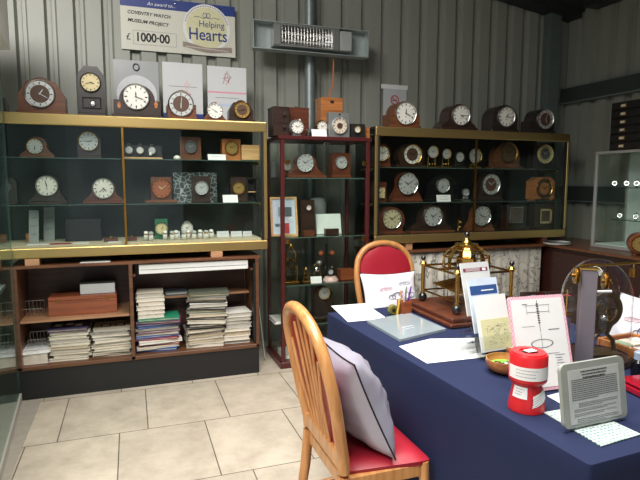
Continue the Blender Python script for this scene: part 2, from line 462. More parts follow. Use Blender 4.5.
# ---- clocks on top of the right cabinet
ZR = 1.90; YR = 3.97
clock('brown clock with stepped shoulders and white dial beside the no smoking notice', (390, 421, 101), (405.5, 113.5, 12), ZR, YR, 'shoulder', W_MID, .16, face=DIALW, bez=STEEL, hour=12.1, minute=19, winders=3)
clock('dark humped clock with white dial second from left on the right cabinet', (441, 478, 104), (460.5, 115.5, 10.5), ZR, YR, 'hat', W_DARK, .15, face=DIALW, bez=STEEL, hour=4.1, minute=15, winders=3)
clock('plain black arched clock with large white dial third along the right cabinet top', (492, 519, 105), (506, 117, 10.5), ZR, YR, 'arch', W_BLACK, .16, face=DIALW, bez=STEEL, hour=1.2, minute=16, winders=3)
clock('dark clock with chrome ring and brown dial nearest the corner column', (530, 556, 109), (545, 119.5, 10.5), ZR, YR, 'shoulder', W_BLACK, .13, face=DIALB, ring=SILVER, bez=STEEL, hour=5.2, minute=3, winders=0, hand=SILVER)

# ================================================================== DISPLAY CABINETS
def cabinet(label, x0, x1, z0, z1, yf, yb, xm, shelves, lining, name='display_cabinet', toprail=.074, botrail=.07):
    t = thing(name, label, 'cabinet', ((x0+x1)/2, (yf+yb)/2, z0)); w = x1-x0; d = yb-yf; h = z1-z0; a = -d/2
    MB().box((0, a+.012, h-toprail/2), (w, .024, toprail), BRASS_RAIL).build('top_rail', t, bevel=.009)
    MB().box((0, a+.012, botrail/2), (w, .024, botrail), BRASS_RAIL).build('bottom_rail', t, bevel=.009)
    for s in (-1, 1):
        MB().box((s*(w/2-.013), a+.012, h/2), (.026, .022, h-toprail-botrail-.002), BRASS_RAIL, ch=.004).build('corner_post', t)
        MB().box((s*(w/2-.035), a+.016, h/2), (.016, .018, h-toprail-botrail-.002), BLACK).build('door_edge', t)
        MB().box((s*(w/2-.008), .012, h/2), (.006, d-.03, h-.06), GLASS).build('side_pane', t)
    MB().box((0, .012, h-.012), (w, d-.024, .024), lining).build('top_panel', t)
    MB().box((0, .012, .015), (w, d-.024, .03), lining).build('floor_panel', t)
    MB().box((0, d/2-.006, h/2), (w-.02, .012, h-.056), lining).build('back_panel', t)
    mx = xm-(x0+x1)/2
    MB().box((mx, a+.010, h/2), (.014, .016, h-toprail-botrail-.002), BRASS_OLD).build('centre_strip', t)
    for (p, q) in ((-w/2+.045, mx-.01), (mx+.01, w/2-.045)):
        MB().box(((p+q)/2, a+.014, h/2), (q-p, .005, h-toprail-botrail-.004), GLASS).build('glass_door', t)
    for z in shelves:
        s = MB(); s.box((0, .02, z-z0-.004), (w-.06, d-.11, .008), GLASSG); s.box((0, .02-(d-.11)/2-.001, z-z0-.004), (w-.06, .002, .005), GEDGE)
        s.build('glass_shelf', t)
        for q in (-1, 1):
            MB().prism([(0, 0), (0, -.02), (.02, 0)], -.1, .14, BRASS_RAIL, Matrix.Translation((q*(w/2-.025), 0, z-z0-.0085)) @ Matrix.Scale(-q, 4, (1, 0, 0))).build('shelf_bracket', t)
    return t
LC = cabinet('brass-trimmed glass cabinet of clocks and watches on wood blocks at the left', -1.06, .96, .95, 1.890, 3.86, 4.32, at(124, 180, 1, 3.86).x, (1.612, 1.300), INTERIOR)
MB().box((0, .0, 1.034-.95-.006), (1.93, .40, .012), plain('cream felt deck', (196, 184, 156), .8)).build('display_deck', LC)
MB().box((0, -.200, 1.034-.95-.030), (1.93, .006, .06), plain('cream felt deck', (196, 184, 156), .8)).build('deck_edge', LC)
for i, (px, lab) in enumerate(((32, 'square light wood block under the left end of the left cabinet'), (217, 'square light wood block under the right end of the left cabinet'))):
    x = at(px, 262, 1, 3.86).x; z0 = .905
    tag(MB().box((0, 0, .022), (.085, .20, .044), wood('raw softwood', (176, 128, 92), (200, 152, 116)), ch=.002).build('wood_block', loc=(x, 3.96, z0)), lab, 'block')
RC = cabinet('brass-trimmed glass cabinet of mantel clocks on the curtained counter', 1.87, 3.86, .945, 1.90, 3.92, 4.35, at(476, 180, 1, 3.92).x, (1.578, 1.284), INTERIOR2)
MB().box((0, -.005, 1.008-.945-.006), (1.93, .38, .012), INTERIOR2).build('display_deck', RC)
for i, (px, lab) in enumerate(((410, 'pale wood block under the left part of the right cabinet'), (545, 'reddish wood block under the right end of the right cabinet'))):
    x = at(px, 246, 1, 3.93).x
    tag(MB().box((0, 0, .031), (.06, .2, .062), MATS['raw softwood'] if i == 0 else W_RED, ch=.002).build('wood_block', loc=(x, 4.04, .8825)), lab, 'block')

# ---- left cabinet clocks
Z1 = 1.612; Z2 = 1.300; Z3 = 1.034; YI = 4.00
clock('dim napoleon hat clock at the far left of the upper shelf in the left cabinet', (19, 54, 136.5), (35, 146.5, 8), Z1, YI, 'hat', W_MID, .11, face=SILVER, bez=BRASS, hour=6.2, minute=32)
clock('upright clock with big domed dial on the upper left shelf of the left cabinet', (76, 101, 131), (88.5, 141.5, 10), Z1, YI, 'arch', W_DARK, .11, face=SILVER, bez=BRASS, hour=2.6, minute=46)
clock('square oak clock with round dial on the upper shelf of the left cabinet', (180, 201, 137), (190.5, 147, 6.5), Z1, YI, 'square', W_MID, .09, base=False, face=plain('grey dial', (90, 92, 94), .4), bez=STEEL, winders=0, hand=SILVER)
c = clock('small wooden clock with its light wooden door standing open', (222, 240.5, 139), (231.5, 148, 7), Z1, YI, 'square', W_ORANGE, .09, base=False, face=DIALG, bez=BRASS_OLD, winders=0)
D = at(241, 148, 1, YI)-c.location; E2 = at(259, 148, 1, YI)-c.location
MB().box(((D.x+E2.x)/2+.003, -.045, .062), (E2.x-D.x, .008, .112), W_PALE, ch=.002).build('door', c)
clock('black clock half out of view at the left end of the middle shelf', (-2, 17, 177), (7, 187, 5), Z2, YI, 'arch', W_BLACK, .1, face=plain('grey dial', (90, 92, 94), .4))
clock('dark humped clock with bright white dial on the middle shelf above the papers', (28, 66, 175), (47, 186, 10.5), Z2, YI, 'hat', W_DARK, .12, face=DIALW, bez=STEEL, hour=11.5, minute=58)
clock('wide reddish clock with large white dial beside the centre strip of the left cabinet', (82, 124, 178), (103.5, 188.5, 10.5), Z2, YI, 'hat', W_RED, .11, face=DIALW, bez=STEEL, hour=4.4, minute=38)
clock('squat orange-brown clock with round copper dial on splayed feet', (150, 172, 177), (161.5, 188.5, 10), Z2, YI, 'square', W_RED, .1, face=plain('copper dial', (160, 92, 60), .4, .3), bez=BRASS, winders=0, basew=1.5, basemat=W_MID, hand=DIALC)
c = clock('dark lantern clock with round silver dial and carrying handle before the crackled pane', (192, 210.5, 176), (201.5, 188, 7), Z2, YI, 'square', W_DARK, .09, face=SILVER, bez=STEEL, winders=0, name='lantern_clock')
MB().tube([(-.03, 0, .155), (-.025, 0, .178), (0, 0, .185), (.025, 0, .178), (.03, 0, .155)], .004, BLACK, 8).build('handle', c)
c = clock('dark clock with cream arched dial behind the white card in the left cabinet', (230, 247, 177), (238.5, 188, 6.5), Z2, YI+.03, 'square', W_DARK, .09, face=DIALG, bez=BRASS_OLD, winders=0)
MB().tube([(-.02, 0, .155), (0, 0, .175), (.02, 0, .155)], .003, BLACK, 8).build('handle', c)
clock('bright green alarm clock with cream dial on the bottom deck', (155, 167.5, 219), (161.5, 228.5, 6.5), Z3, YI+.03, 'square', GREEN_CASE, .05, base=False, face=DIALC, bez=GREEN_CASE, winders=0, hour=1.2, minute=5, name='alarm_clock')
clock('round steel desk clock behind the row of wristwatches', (181, 193, 221), (187, 228, 6.2), Z3, YI+.06, 'oval', STEEL, .03, base=False, face=DIALW, bez=STEEL, winders=0, name='desk_clock')

def strut(t, hz, lean, mat, w=.04, off=.006, spread=16):
    """easel leg behind a leaning sheet, from height hz down to the support"""
    y0 = hz*math.tan(R(lean))+off; y1 = y0+hz*math.tan(R(spread))
    L = math.hypot(y1-y0, hz)
    m = Matrix.Translation((0, (y0+y1)/2, hz/2+.001)) @ Matrix.Rotation(math.atan2(y1-y0, hz), 4, 'X')
    MB().box((0, 0, 0), (w, .002, L*.985), mat, m).build('strut', t)
def card(label, px0, px1, py0, zb, Y, lean=12, mat=PAPER, lines=0, rz=0, name='card', cat='card', thick=.002):
    A = at(px0, py0, 1, Y); B = at(px1, py0, 1, Y); w = B.x-A.x; h = (A.z-zb)/math.cos(R(lean))
    o = thing(name, label, cat, ((A.x+B.x)/2, Y, zb), rz)
    m = Matrix.Rotation(R(-lean), 4, 'X')
    MB().box((0, 0, h/2), (w, thick, h), mat, m).build('sheet', o)
    if lines:
        mb = MB()
        for i in range(lines):
            zz = h*(1-(i+.9)/(lines+1)); ln = w*random.uniform(.5, .8)
            mb.box((0, -thick/2-.0004, zz), (ln, .0006, h*.035), INKG, m)
        mb.build('print', o)
    # strut at the back
    strut(o, h*.7, lean, mat, w*.15, .004)
    return o
card('wide white caption card on the upper shelf of the left cabinet', 208, 226, 154, Z1, 3.955, 25, lines=1)
card('white caption card before the cream-dialled clock in the left cabinet', 223, 238, 195, Z2, 3.955, 20)
# three pocket watches on their stand
st = thing('watch_rack', 'low wooden rack carrying three pocket watches on the upper shelf', 'rack', (at(143, 158, 1, 4.0).x, 4.0, Z1))
w_ = at(163, 158, 1, 4.0).x-at(124, 158, 1, 4.0).x
MB().box((0, 0, .006), (w_, .06, .012), W_PALE, ch=.002).build('base', st)
MB().box((0, .026, .055), (w_, .008, .086), BLACK).build('backboard', st)
for k, (px, lab) in enumerate(((129, 'dull pocket watch leftmost on the three-watch rack'), (140, 'bright white pocket watch in the middle of the three-watch rack'), (152, 'pocket watch with a white tag rightmost on the three-watch rack'))):
    x = at(px, 149, 1, 3.99).x; t = thing('pocket_watch', lab, 'watch', (x, 3.998, Z1+.028+.012), 0, 'pocket watches on the rack')
    MB().lathe([(.0001, .004), (.024, .004), (.027, .001), (.025, -.006), (.0001, -.008)], STEEL, face_at(0, 0, .022), 28).build('case', t)
    MB().lathe([(.0001, .0055), (.021, .0055), (.021, .003)], DIALW if k == 1 else SILVER, face_at(0, 0, .022), 28).build('dial', t)
    MB().tube([(.009*math.cos(a*PI/6), 0, .057+.009*math.sin(a*PI/6)) for a in range(12)], .0018, STEEL, 6, closed=True).build('bow', t)
    if k == 2: MB().box((-.012, -.010, .0), (.016, .001, .024), PAPER).build('tag', t)
# small white shell
t = MB().lathe([(.0001, 0), (.02, 0), (.026, .008), (.022, .02), (.012, .028), (.0001, .03)], DIALW, None, 16)
tag(t.build('shell_ornament', loc=(at(177, 158, 1, 3.97).x, 3.97, Z1)), 'tiny white shell-shaped ornament beside the square oak clock', 'ornament')
# crackled engraved pane
def crackle_mat():
    m, t, b = nt('engraved slate'); tc = t.nodes.new('ShaderNodeTexCoord'); v = t.nodes.new('ShaderNodeTexVoronoi'); v.feature = 'DISTANCE_TO_EDGE'; v.inputs['Scale'].default_value = 28
    t.links.new(tc.outputs['Object'], v.inputs[0]); cr = t.nodes.new('ShaderNodeValToRGB'); cr.color_ramp.elements[0].position = .02; cr.color_ramp.elements[1].position = .07
    cr.color_ramp.elements[0].color = lin((180, 186, 186)); cr.color_ramp.elements[1].color = lin((66, 72, 74)); t.links.new(v.outputs['Distance'], cr.inputs[0])
    t.links.new(cr.outputs[0], b.inputs['Base Color']); b.inputs['Roughness'].default_value = .3; return m
A = at(173, 172, 1, 4.12); B = at(217, 172, 1, 4.12)
tag(MB().box((0, 0, (A.z-Z2)/2), (B.x-A.x, .008, A.z-Z2), crackle_mat(), ch=.002).build('engraved_panel', loc=((A.x+B.x)/2, 4.13, Z2), rot=(R(-4), 0, 0)), 'grey panel with crackled white lines behind the lantern clock', 'panel')
# small black box with pale drawer
A = at(247, 178, 1, 4.02); B = at(257, 178, 1, 4.02)
t = thing('small_case', 'small black open-fronted case at the right end of the middle shelf', 'case', ((A.x+B.x)/2, 4.06, Z2))
w = B.x-A.x; h = A.z-Z2; mb = MB()
for (c_, s_) in (((0, .03, h/2), (w, .006, h)), ((-w/2+.004, 0, h/2), (.008, .07, h)), ((w/2-.004, 0, h/2), (.008, .07, h)), ((0, 0, .004), (w, .07, .008)), ((0, 0, h-.004), (w, .07, .008))): mb.box(c_, s_, BLACK)
mb.build('shell', t); MB().box((0, 0, h*.42), (w-.018, .06, .006), W_PALE).build('shelf', t)
# bottom deck
A = at(64, 219, 1, 4.05); B = at(101, 219, 1, 4.05)
tag(MB().box((0, 0, (A.z-Z3)/2), (B.x-A.x, .12, A.z-Z3), BLACK, ch=.006).build('black_case', loc=((A.x+B.x)/2, 4.12, Z3)), 'large square black leather case on the deck of the left cabinet', 'case')
card('tall grey leaflet leaning at the left of the deck in the left cabinet', 27, 37, 211, Z3, 4.02, 18, plain('grey leaflet', (140, 144, 142), .6), 3, name='leaflet', cat='leaflet')
card('narrow grey leaflet behind the tall one in the left cabinet', 42, 53, 208, Z3, 4.14, 18, plain('grey leaflet', (140, 144, 142), .6), 2, name='leaflet', cat='leaflet')
tag(MB().box((0, 0, .03), (.08, .05, .06), W_ORANGE, ch=.004).build('wooden_box', loc=(at(31, 235, 1, 4.1).x+.0, 4.16, Z3)), 'small orange wooden box behind the leaflets', 'box')
for px0, px1, lab in ((104, 118, 'small brown clock movement lying left of the centre strip'), (127, 137, 'small brown block-shaped movement right of the centre strip')):
    x = at((px0+px1)/2, 238, 1, 4.0).x; w = at(px1, 238, 1, 4.0).x-at(px0, 238, 1, 4.0).x
    t = thing('clock_movement', lab, 'clock part', (x, 4.0, Z3))
    MB().box((0, 0, .012), (w, .05, .024), W_RED, ch=.002).build('block', t)
    MB().cyl((0, 0, .024), (0, 0, .036), .014, BRASS, 16).build('gear', t)
for px0, px1, lab in ((27, 49, 'flat white label lying nearest the left end of the deck'), (73, 89, 'flat white label lying before the black case'), (108, 122, 'flat white label lying before the left brown movement'), (50, 71, 'flat red label strip lying left of the black case')):
    x = at((px0+px1)/2, 241, 1, 3.93).x; w = at(px1, 241, 1, 3.93).x-at(px0, 241, 1, 3.93).x
    tag(MB().box((0, 0, .002), (w, .05, .004), REDV if 'red' in lab else PAPER).build('label_card', loc=(x, 3.935, Z3)), lab, 'label')
# wristwatches on white cushions
px_list = (146, 151, 165, 172, 176, 184, 188, 194, 200, 206, 211)
names = ('at the left end of the row', 'second from the left of the row', 'just right of the green clock', 'fourth from the left', 'fifth from the left', 'just left of the desk clock',
         'just right of the desk clock', 'eighth from the left', 'ninth from the left', 'second from the right of the row', 'at the right end of the row')
for k, (px, nm) in enumerate(zip(px_list, names)):
    Yw = 3.945 if k % 2 else 3.985; x = at(px, 237, 1, Yw).x
    t = thing('wristwatch', 'white-strapped wristwatch on the deck of the left cabinet, '+nm, 'watch', (x, Yw, Z3), 0, 'wristwatches on the cabinet deck'); t.scale = (1.2, 1.2, 1.2)
    MB().tube([(0, .022*math.cos(a*PI/8), .027+.025*math.sin(a*PI/8)) for a in range(16)], .0115, DIALW, 8, closed=True, sq=.35).build('strap', t)
    m = Matrix.Translation((0, -.016, .046)) @ Matrix.Rotation(R(40), 4, 'X')
    MB().lathe([(.0001, .004), (.013, .004), (.015, 0), (.015, -.004)], STEEL if k % 3 else BRASS, m, 20).build('watch_case', t)
    MB().lathe([(.0001, .0046), (.0115, .0046)], SILVER if k % 2 else DIALW, m, 20).build('dial', t)
for k, (px0, px1, nm) in enumerate(((170, 180, 'behind the fourth wristwatch'), (203, 214, 'behind the right end of the watch row'), (217, 229, 'left one of the three at the right of the deck'), (231, 242, 'middle one of the three at the right of the deck'), (243, 252, 'right one of the three at the right of the deck'))):
    card('small grey caption card '+nm, px0, px1, 231.5, Z3, 4.04, 20, PAPERG, 1)

# ---- right cabinet clocks
Q1 = 1.578; Q2 = 1.284; Q3 = 1.008; YC = 4.06
clock('arched dark red clock with cream dial leftmost on the right cabinet\'s top shelf', (374, 391, 144), (382, 153.5, 8), Q1, YC, 'arch', W_RED, .08, face=DIALW, bez=BRASS, winders=0)
clock('oval dark clock with thick cream ring on the top shelf of the right cabinet', (397, 426, 144), (412, 154.5, 10.5), Q1, YC, 'oval', W_DARK, .08, face=DIALB, ring=DIALW, bez=BRASS, winders=0, hand=BRASS)
def carriage(label, px0, px1, py, dc, zb, Y, mat=BRASS):
    A = at(px0, py, 1, Y); B = at(px1, py, 1, Y); w = B.x-A.x; h = A.z-zb; cx = (A.x+B.x)/2
    t = thing('skeleton_clock', label, 'clock', (cx, Y, zb), 0, None)
    MB().box((0, 0, .008), (w, .07, .016), mat, ch=.003).build('base', t)
    for s in (-1, 1): MB().cyl((s*w*.32, 0, .016), (s*w*.26, 0, h*.62), .004, mat, 8).build('pillar', t)
    for k in (-1, 0, 1): MB().ball((k*w*.22, -.012, .032), .009, mat, 10).build('pendulum_ball', t)
    D = at(*dc[:2], 1, Y-.02); D2 = at(dc[0], dc[1]-dc[2], 1, Y-.02)
    dial_parts(t, D.x-cx, D.z-zb, abs(D2.z-D.z)/1.1, -.02, SILVER, None, mat, winders=0)
    return t
carriage('tallest of the three small brass clocks on the top shelf', 426, 438, 146, (432.5, 152, 6.5), Q1, 4.04)
carriage('middle one of the three small brass clocks on the top shelf', 440.5, 451, 149, (446, 154, 5.5), Q1, 4.04)
carriage('right one of the three small brass clocks on the top shelf, with black bezel', 454, 464.5, 151, (459.5, 157, 5.5), Q1, 4.04, plain('black brass', (50, 44, 36), .4, .4))
carriage('gilt skeleton clock behind the centre strip of the right cabinet', 468.5, 479.5, 147, (474.5, 156, 8), Q1, 4.10)
clock('brown arched clock with bronze dial on the top shelf right of the centre strip', (494, 521, 142), (508.5, 153, 10.5), Q1, YC, 'arch', W_MID, .08, face=plain('bronze dial', (104, 84, 60), .4, .3), bez=BRASS_OLD, basew=1.15, basemat=W_RED, winders=2)
clock('black clock with cream ring at the right end of the top shelf', (533, 555, 143), (545, 154, 9.5), Q1, YC, 'square', W_BLACK, .08, face=plain('grey dial', (90, 92, 94), .4), ring=DIALC, bez=DIALC, winders=0, hand=SILVER)
clock('small red wooden clock with square cream dial at the left of the middle shelf', (375, 386.5, 182), (379.5, 192.5, 6), Q2, 4.04, 'square', W_RED, .07, base=False, face=DIALC, bez=W_RED, square=True, winders=0)
clock('red hat-shaped clock with large silver dial on the middle shelf', (392, 423, 172), (407.5, 184, 11.5), Q2, YC, 'hat', W_RED, .08, face=SILVER, bez=CHROME, hour=10.1, minute=10, winders=2)
clock('large black clock with small silver dial behind a white card', (426, 460, 175), (442.5, 185.5, 7.5), Q2, 4.10, 'arch', BLACKG, .08, face=SILVER, bez=STEEL, hour=6.4, minute=35, winders=0)
card('white printed card before the large black clock', 437, 451, 195, Q2, 4.0, 10, lines=2)
c = carriage('tiny white-dialled clock on a steel stand on the middle shelf', 462, 469, 188, (465, 192.5, 4), Q2, 4.05, STEEL)
clock('brown clock with oval silver-ringed brown dial on the middle shelf', (478, 503, 173), (490.5, 184.5, 11), Q2, YC, 'shoulder', W_DARK, .08, face=DIALB, ring=SILVER, bez=STEEL, winders=0, hand=SILVER, basew=1.05)
clock('bright orange oak clock with cut top and dark numeral ring', (532, 555, 177), (544, 188.5, 10), Q2, YC, 'cut', W_ORANGE, .08, base=False, feet=True, face=W_ORANGE, ring=plain('dark numeral ring', (52, 42, 34), .4), bez=BRASS, winders=0, hand=BRASS, tickmat=BRASS)
clock('dark red oval clock with pale gold dial at the left of the bottom deck', (376, 406, 207), (391.5, 219, 10.5), Q3, YC-.02, 'oval', W_RED, .08, face=plain('pale gold dial', (206, 196, 160), .35, .3), bez=CHROME, winders=2)
clock('long brown hat-shaped clock with silver dial on the bottom deck', (411, 455, 205), (432.5, 216.5, 10.5), Q3, YC-.02, 'hat', W_DARK, .08, face=SILVER, bez=CHROME, winders=3, basemat=W_MID)
t = thing('brass_ornament', 'small brass twin-ball ornament between two silver-dialled clocks', 'ornament', (at(458, 232, 1, 4.05).x, 4.05, Q3))
mb = MB(); mb.lathe([(.0001, 0), (.02, 0), (.022, .006), (.012, .012), (.006, .02), (.006, .10), (.014, .112), (.0001, .12)], BRASS, None, 16); mb.build('stem', t)
for z in (.045, .09): MB().ball((.012, -.012, z), .014, BRASS, 12).build('ball', t)
clock('brown clock with silver dial behind the lower centre strip', (468, 495, 206), (481.5, 216, 10.5), Q3, YC-.02, 'hat', W_MID, .08, face=SILVER, bez=CHROME, hour=10.2, minute=17, winders=2)
clock('dark square clock with dim square brown dial on the bottom deck', (506, 527, 205), (515.5, 215, 8), Q3, YC-.02, 'square', W_DARK, .08, face=plain('dim dial', (92, 78, 70), .4), bez=STEEL, square=True, winders=2, basew=1.3)
clock('dark square clock with square silver-gold numeral frame at the right end of the deck', (534, 555, 204), (545, 216, 8), Q3, YC-.02, 'square', W_DARK, .08, face=DIALB, ring=plain('pale gold dial', (206, 196, 160), .35, .3), bez=BRASS, square=True, winders=0, hand=BRASS)

# ================================================================== BOOKCASE
bk = thing('bookcase', 'low teak bookcase on a black plinth full of magazines under the left cabinet', 'bookcase', (0, 0, 0))
BX0, BX1, BY0, BY1 = -.745, .885, 3.85, 4.25
BDX = at(131.5, 300, 1, 3.85).x
MB().box(((BX0+BX1)/2, (BY0+BY1)/2+.02, .895), (BX1-BX0+.03, .44, .02), W_TOP, ch=.002).build('top', bk)
for nm, x in (('side_panel', BX0+.0175), ('divider', BDX), ('side_panel', BX1-.0125)):
    MB().box((x, (BY0+BY1)/2, .545), (.025, BY1-BY0, .679), W_SHELF, ch=.002).build(nm, bk)
MB().box((BX1-.032, BY0+.05, .545), (.012, .07, .60), BLACK).build('lining', bk)
MB().box(((BX0+BX1)/2, BY1-.006, .545), (BX1-BX0-.06, .012, .65), wood('bookcase back board', (60, 36, 26), (84, 50, 36), rough=.6)).build('back_panel', bk)
MB().box(((BX0+BX1)/2, (BY0+BY1)/2, .216), (BX1-BX0-.002, BY1-BY0, .026), W_SHELF, ch=.002).build('bottom_board', bk)
MB().box(((BX0+BX1)/2, (BY0+BY1)/2+.006, .1), (BX1-BX0-.004, BY1-BY0-.012, .2), BLACK).build('plinth', bk)
zs = .53
MB().box(((BX0+BDX)/2+.008, (BY0+BY1)/2, zs), (BDX-BX0-.05, BY1-BY0-.02, .016), wood('pale shelf board', (150, 108, 78), (176, 132, 98))).build('shelf', bk)
MB().box(((BX1+BDX)/2-.006, BY1-.095, .59), (BX1-BDX-.05, .17, .016), MATS['pale shelf board']).build('shelf', bk)
# magazines
PAGE2 = plain('greyed pages', (176, 170, 160), .8, 0, .08, 40); PAGE3 = plain('yellowed pages', (188, 172, 146), .8, 0, .08, 40)
def booklet(label, x, y, z, w, d, t, rz, cover, pages, cat='magazine', name='magazine', group=None):
    if pages is CREAM and cat == 'magazine': pages = random.choice((CREAM, CREAM, PAGE2, PAGE3))
    mb = MB(); nx, ny = 5, 2
    j = lambda s: random.uniform(-s, s)
    tc = t*.30 if (cat == 'folder' or cover in DARKC) else min(.0016, t*.2)
    # page block with ragged, slightly sprung edge
    vs = []; fs = []; n = 10
    top = [(-w/2+w*i/n, 0) for i in range(n+1)]
    def slab(z0, z1, ww, dd, mat):
        v = []; 
        ring = []
        for i in range(n): ring.append((-ww/2+ww*i/n, -dd/2+j(.0015)))
        for i in range(4): ring.append((ww/2+j(.0015), -dd/2+dd*i/4))
        for i in range(n): ring.append((ww/2-ww*i/n, dd/2))
        for i in range(4): ring.append((-ww/2, dd/2-dd*i/4))
        k = len(ring)
        v = [(a, b, z0) for a, b in ring]+[(a, b, z1) for a, b in ring]
        mb.add(v, [list(range(k-1, -1, -1)), list(range(k, 2*k))]+[(i, (i+1) % k, (i+1) % k+k, i+k) for i in range(k)], mat)
    slab(0, tc, w, d, cover); slab(tc, t-tc, w-.010, d-.010, pages); slab(t-tc, t, w, d, cover)
    o = mb.build(name, loc=(x, y, z), rot=rz); return tag(o, label, cat, group)
DARKC = []
def C(r, g, b):
    m = plain('cover %d %d %d' % (r, g, b), (r, g, b), .5, 0, .08, 8)
    if r+g+b < 420 and m not in DARKC: DARKC.append(m)
    return m
ORD = ['top', 'second from top', 'third from top', 'fourth from top', 'fifth from top', 'sixth from top', 'seventh from top', 'eighth from top', 'ninth from top', 'tenth from top', 'eleventh from top', 'twelfth from top', 'thirteenth from top', 'fourteenth from top', 'fifteenth from top']
def colname(c):
    return c[3]
def stack(place, px0, px1, pytop, z0, covers, d=.21, Y=3.89, jit=.010, rot=5, pages=CREAM, cat='magazine', name='magazine', grp=None):
    A = at(px0, (pytop+300)/2, 1, Y); B = at(px1, (pytop+300)/2, 1, Y)
    w = B.x-A.x; cx = (A.x+B.x)/2; top = at((px0+px1)/2, pytop, 1, Y+d*.4).z
    H = top-z0; n = len(covers); raw = [random.uniform(.7, 1.3) for _ in covers]; s = sum(raw); z = z0
    for k in range(n-1, -1, -1):
        t = H*raw[k]/s; cv = covers[k]
        g = grp or ('magazines in the stack '+place)
        booklet('%s %s in the stack %s, %s' % (cv[3], cat, place, ORD[k] if k < n-1 else 'at the bottom'), cx+random.uniform(-jit, jit), Y+d/2+.02+random.uniform(-jit, jit), z,
                w*random.uniform(.90, .97), d*random.uniform(.93, 1), t-.0004, R(random.uniform(-rot, rot)), C(*cv[:3]), pages, cat, name, g)
        z += t
    return cx, z
cr_ = (208, 200, 184, 'cream'); cr2 = (188, 176, 156, 'buff'); wh = (222, 220, 212, 'white'); pu = (70, 62, 100, 'purple'); gy = (130, 128, 122, 'grey'); bk_ = (50, 48, 50, 'black')
bl = (40, 84, 150, 'blue'); rd = (140, 44, 52, 'red'); gn = (34, 130, 96, 'green'); nv = (40, 48, 90, 'navy'); mv = (100, 52, 84, 'plum'); og = (92, 98, 84, 'olive')
cx, z = stack('left of the two on the bottom shelf', 46, 90, 326, .2295, [pu, cr_, wh, cr2, cr_, cr2, cr_, cr2, cr_, cr2, cr_])
mb = MB()
for i, (a, b) in enumerate(((-.07, 0), (.0, .02), (.06, -.02))): mb.box((a, b, 0), (.045, .06, .001), CREAM)
# printed patches stay with the top magazine
top = [o for o in COL.objects if o.name.startswith('magazine')][-1]
pt = mb.build('cover_print', top, loc=(0, 0, .0010)); pt.location.z = max(v.co.z for v in top.data.vertices)+.0006
cx, z = stack('right of the two beside the divider', 89, 131, 326, .2295, [cr2, gy, cr_, wh, cr_, cr2, wh, cr_, cr2, cr_, cr2])
top = [o for o in COL.objects if o.name.startswith('magazine')][-1]
mb = MB()
for a in (-.045, .05):
    mb.box((a, -.02, 0), (.07, .08, .001), BLACK); mb.box((a, -.02, .0008), (.045, .05, .0008), CREAM)
pt = mb.build('cover_print', top); pt.location = (0, 0, max(v.co.z for v in top.data.vertices)+.0006)
cxf, zf = stack('of mixed folders right of the divider', 134, 181, 316, .2295, [gn, mv, nv, bl, gy, mv, cr_, bl, rd, wh, rd, cr_, bl], rot=7, jit=.014, cat='folder', name='folder', grp='folders in the mixed stack')
cx, zz = stack('in the middle of the right bay', 186, 226, 324, .2295, [bk_, cr2, cr_, cr2, cr_, cr2, cr2, cr_], rot=6)
cx, zz2 = stack('at the right end of the right bay', 224, 252, 311, .2295, [wh, cr_, wh, cr_, wh, wh, cr_, wh], rot=3)
# raised on the folders: cream pile; on the middle pile: green-edged pile
def pile(place, x, y, z, w, d, H, covers, rot=5, jit=.008, tilt=0, cat='magazine'):
    n = len(covers); z1 = z
    for k in range(n-1, -1, -1):
        t = H/n
        booklet('%s %s in the pile %s, %s' % (covers[k][3], cat, place, ORD[k] if k < n-1 else 'at the bottom'), x+random.uniform(-jit, jit), y+random.uniform(-jit, jit), z1, w*random.uniform(.92, 1), d*random.uniform(.93, 1), t-.0004,
                R(tilt+random.uniform(-rot, rot)), C(*covers[k][:3]), CREAM, cat, 'magazine', 'magazines in the pile '+place)
        z1 += t
A = at(133, 300, 1, 4.0); B = at(163, 300, 1, 4.0)
pile('of cream papers on top of the folders', (A.x+B.x)/2+.015, 4.01, zf+.0004, B.x-A.x-.01, .19, at(148, 291, 1, 4.0).z-zf, [cr_, wh, cr_, wh, wh, cr_], 3, .004)
A = at(187, 305, 1, 3.93); B = at(231, 305, 1, 3.93)
pile('balanced on the middle stack', (A.x+B.x)/2, 3.99, zz+.0004, B.x-A.x-.03, .21, at(208, 290, 1, 4.0).z-zz, [og, gy, bk_, wh, bk_, og, wh, bk_, cr_, bk_], 9, .014, -10)
A = at(164, 305, 1, 4.1); B = at(189, 305, 1, 4.1)
booklet('slate blue hardback book lying behind the folders', (A.x+B.x)/2, 4.15, .5985, B.x-A.x-.02, .14, .03, 0, C(88, 104, 112), CREAM, 'book', 'book')
# long white roll box under the top board
A = at(133, 272, 1, 3.9); B = at(253, 272, 1, 3.9)
t = thing('long_white_board', 'long white boxed board stored under the bookcase top, right bay', 'board', ((A.x+B.x)/2-.002, 4.02, .805))
MB().box((0, 0, .034), (.772, .30, .068), PAPER, ch=.003).build('body', t); MB().box((0, -.151, .030), (.75, .002, .003), INKG).build('lid_seam', t)
t.location.z = .8085
for s, xx in ((-1, BDX+.0225), (1, .8375)):
    MB().box((xx, 4.05, .8005), (.018, .34, .014), W_SHELF).build('shelf_batten', bk)
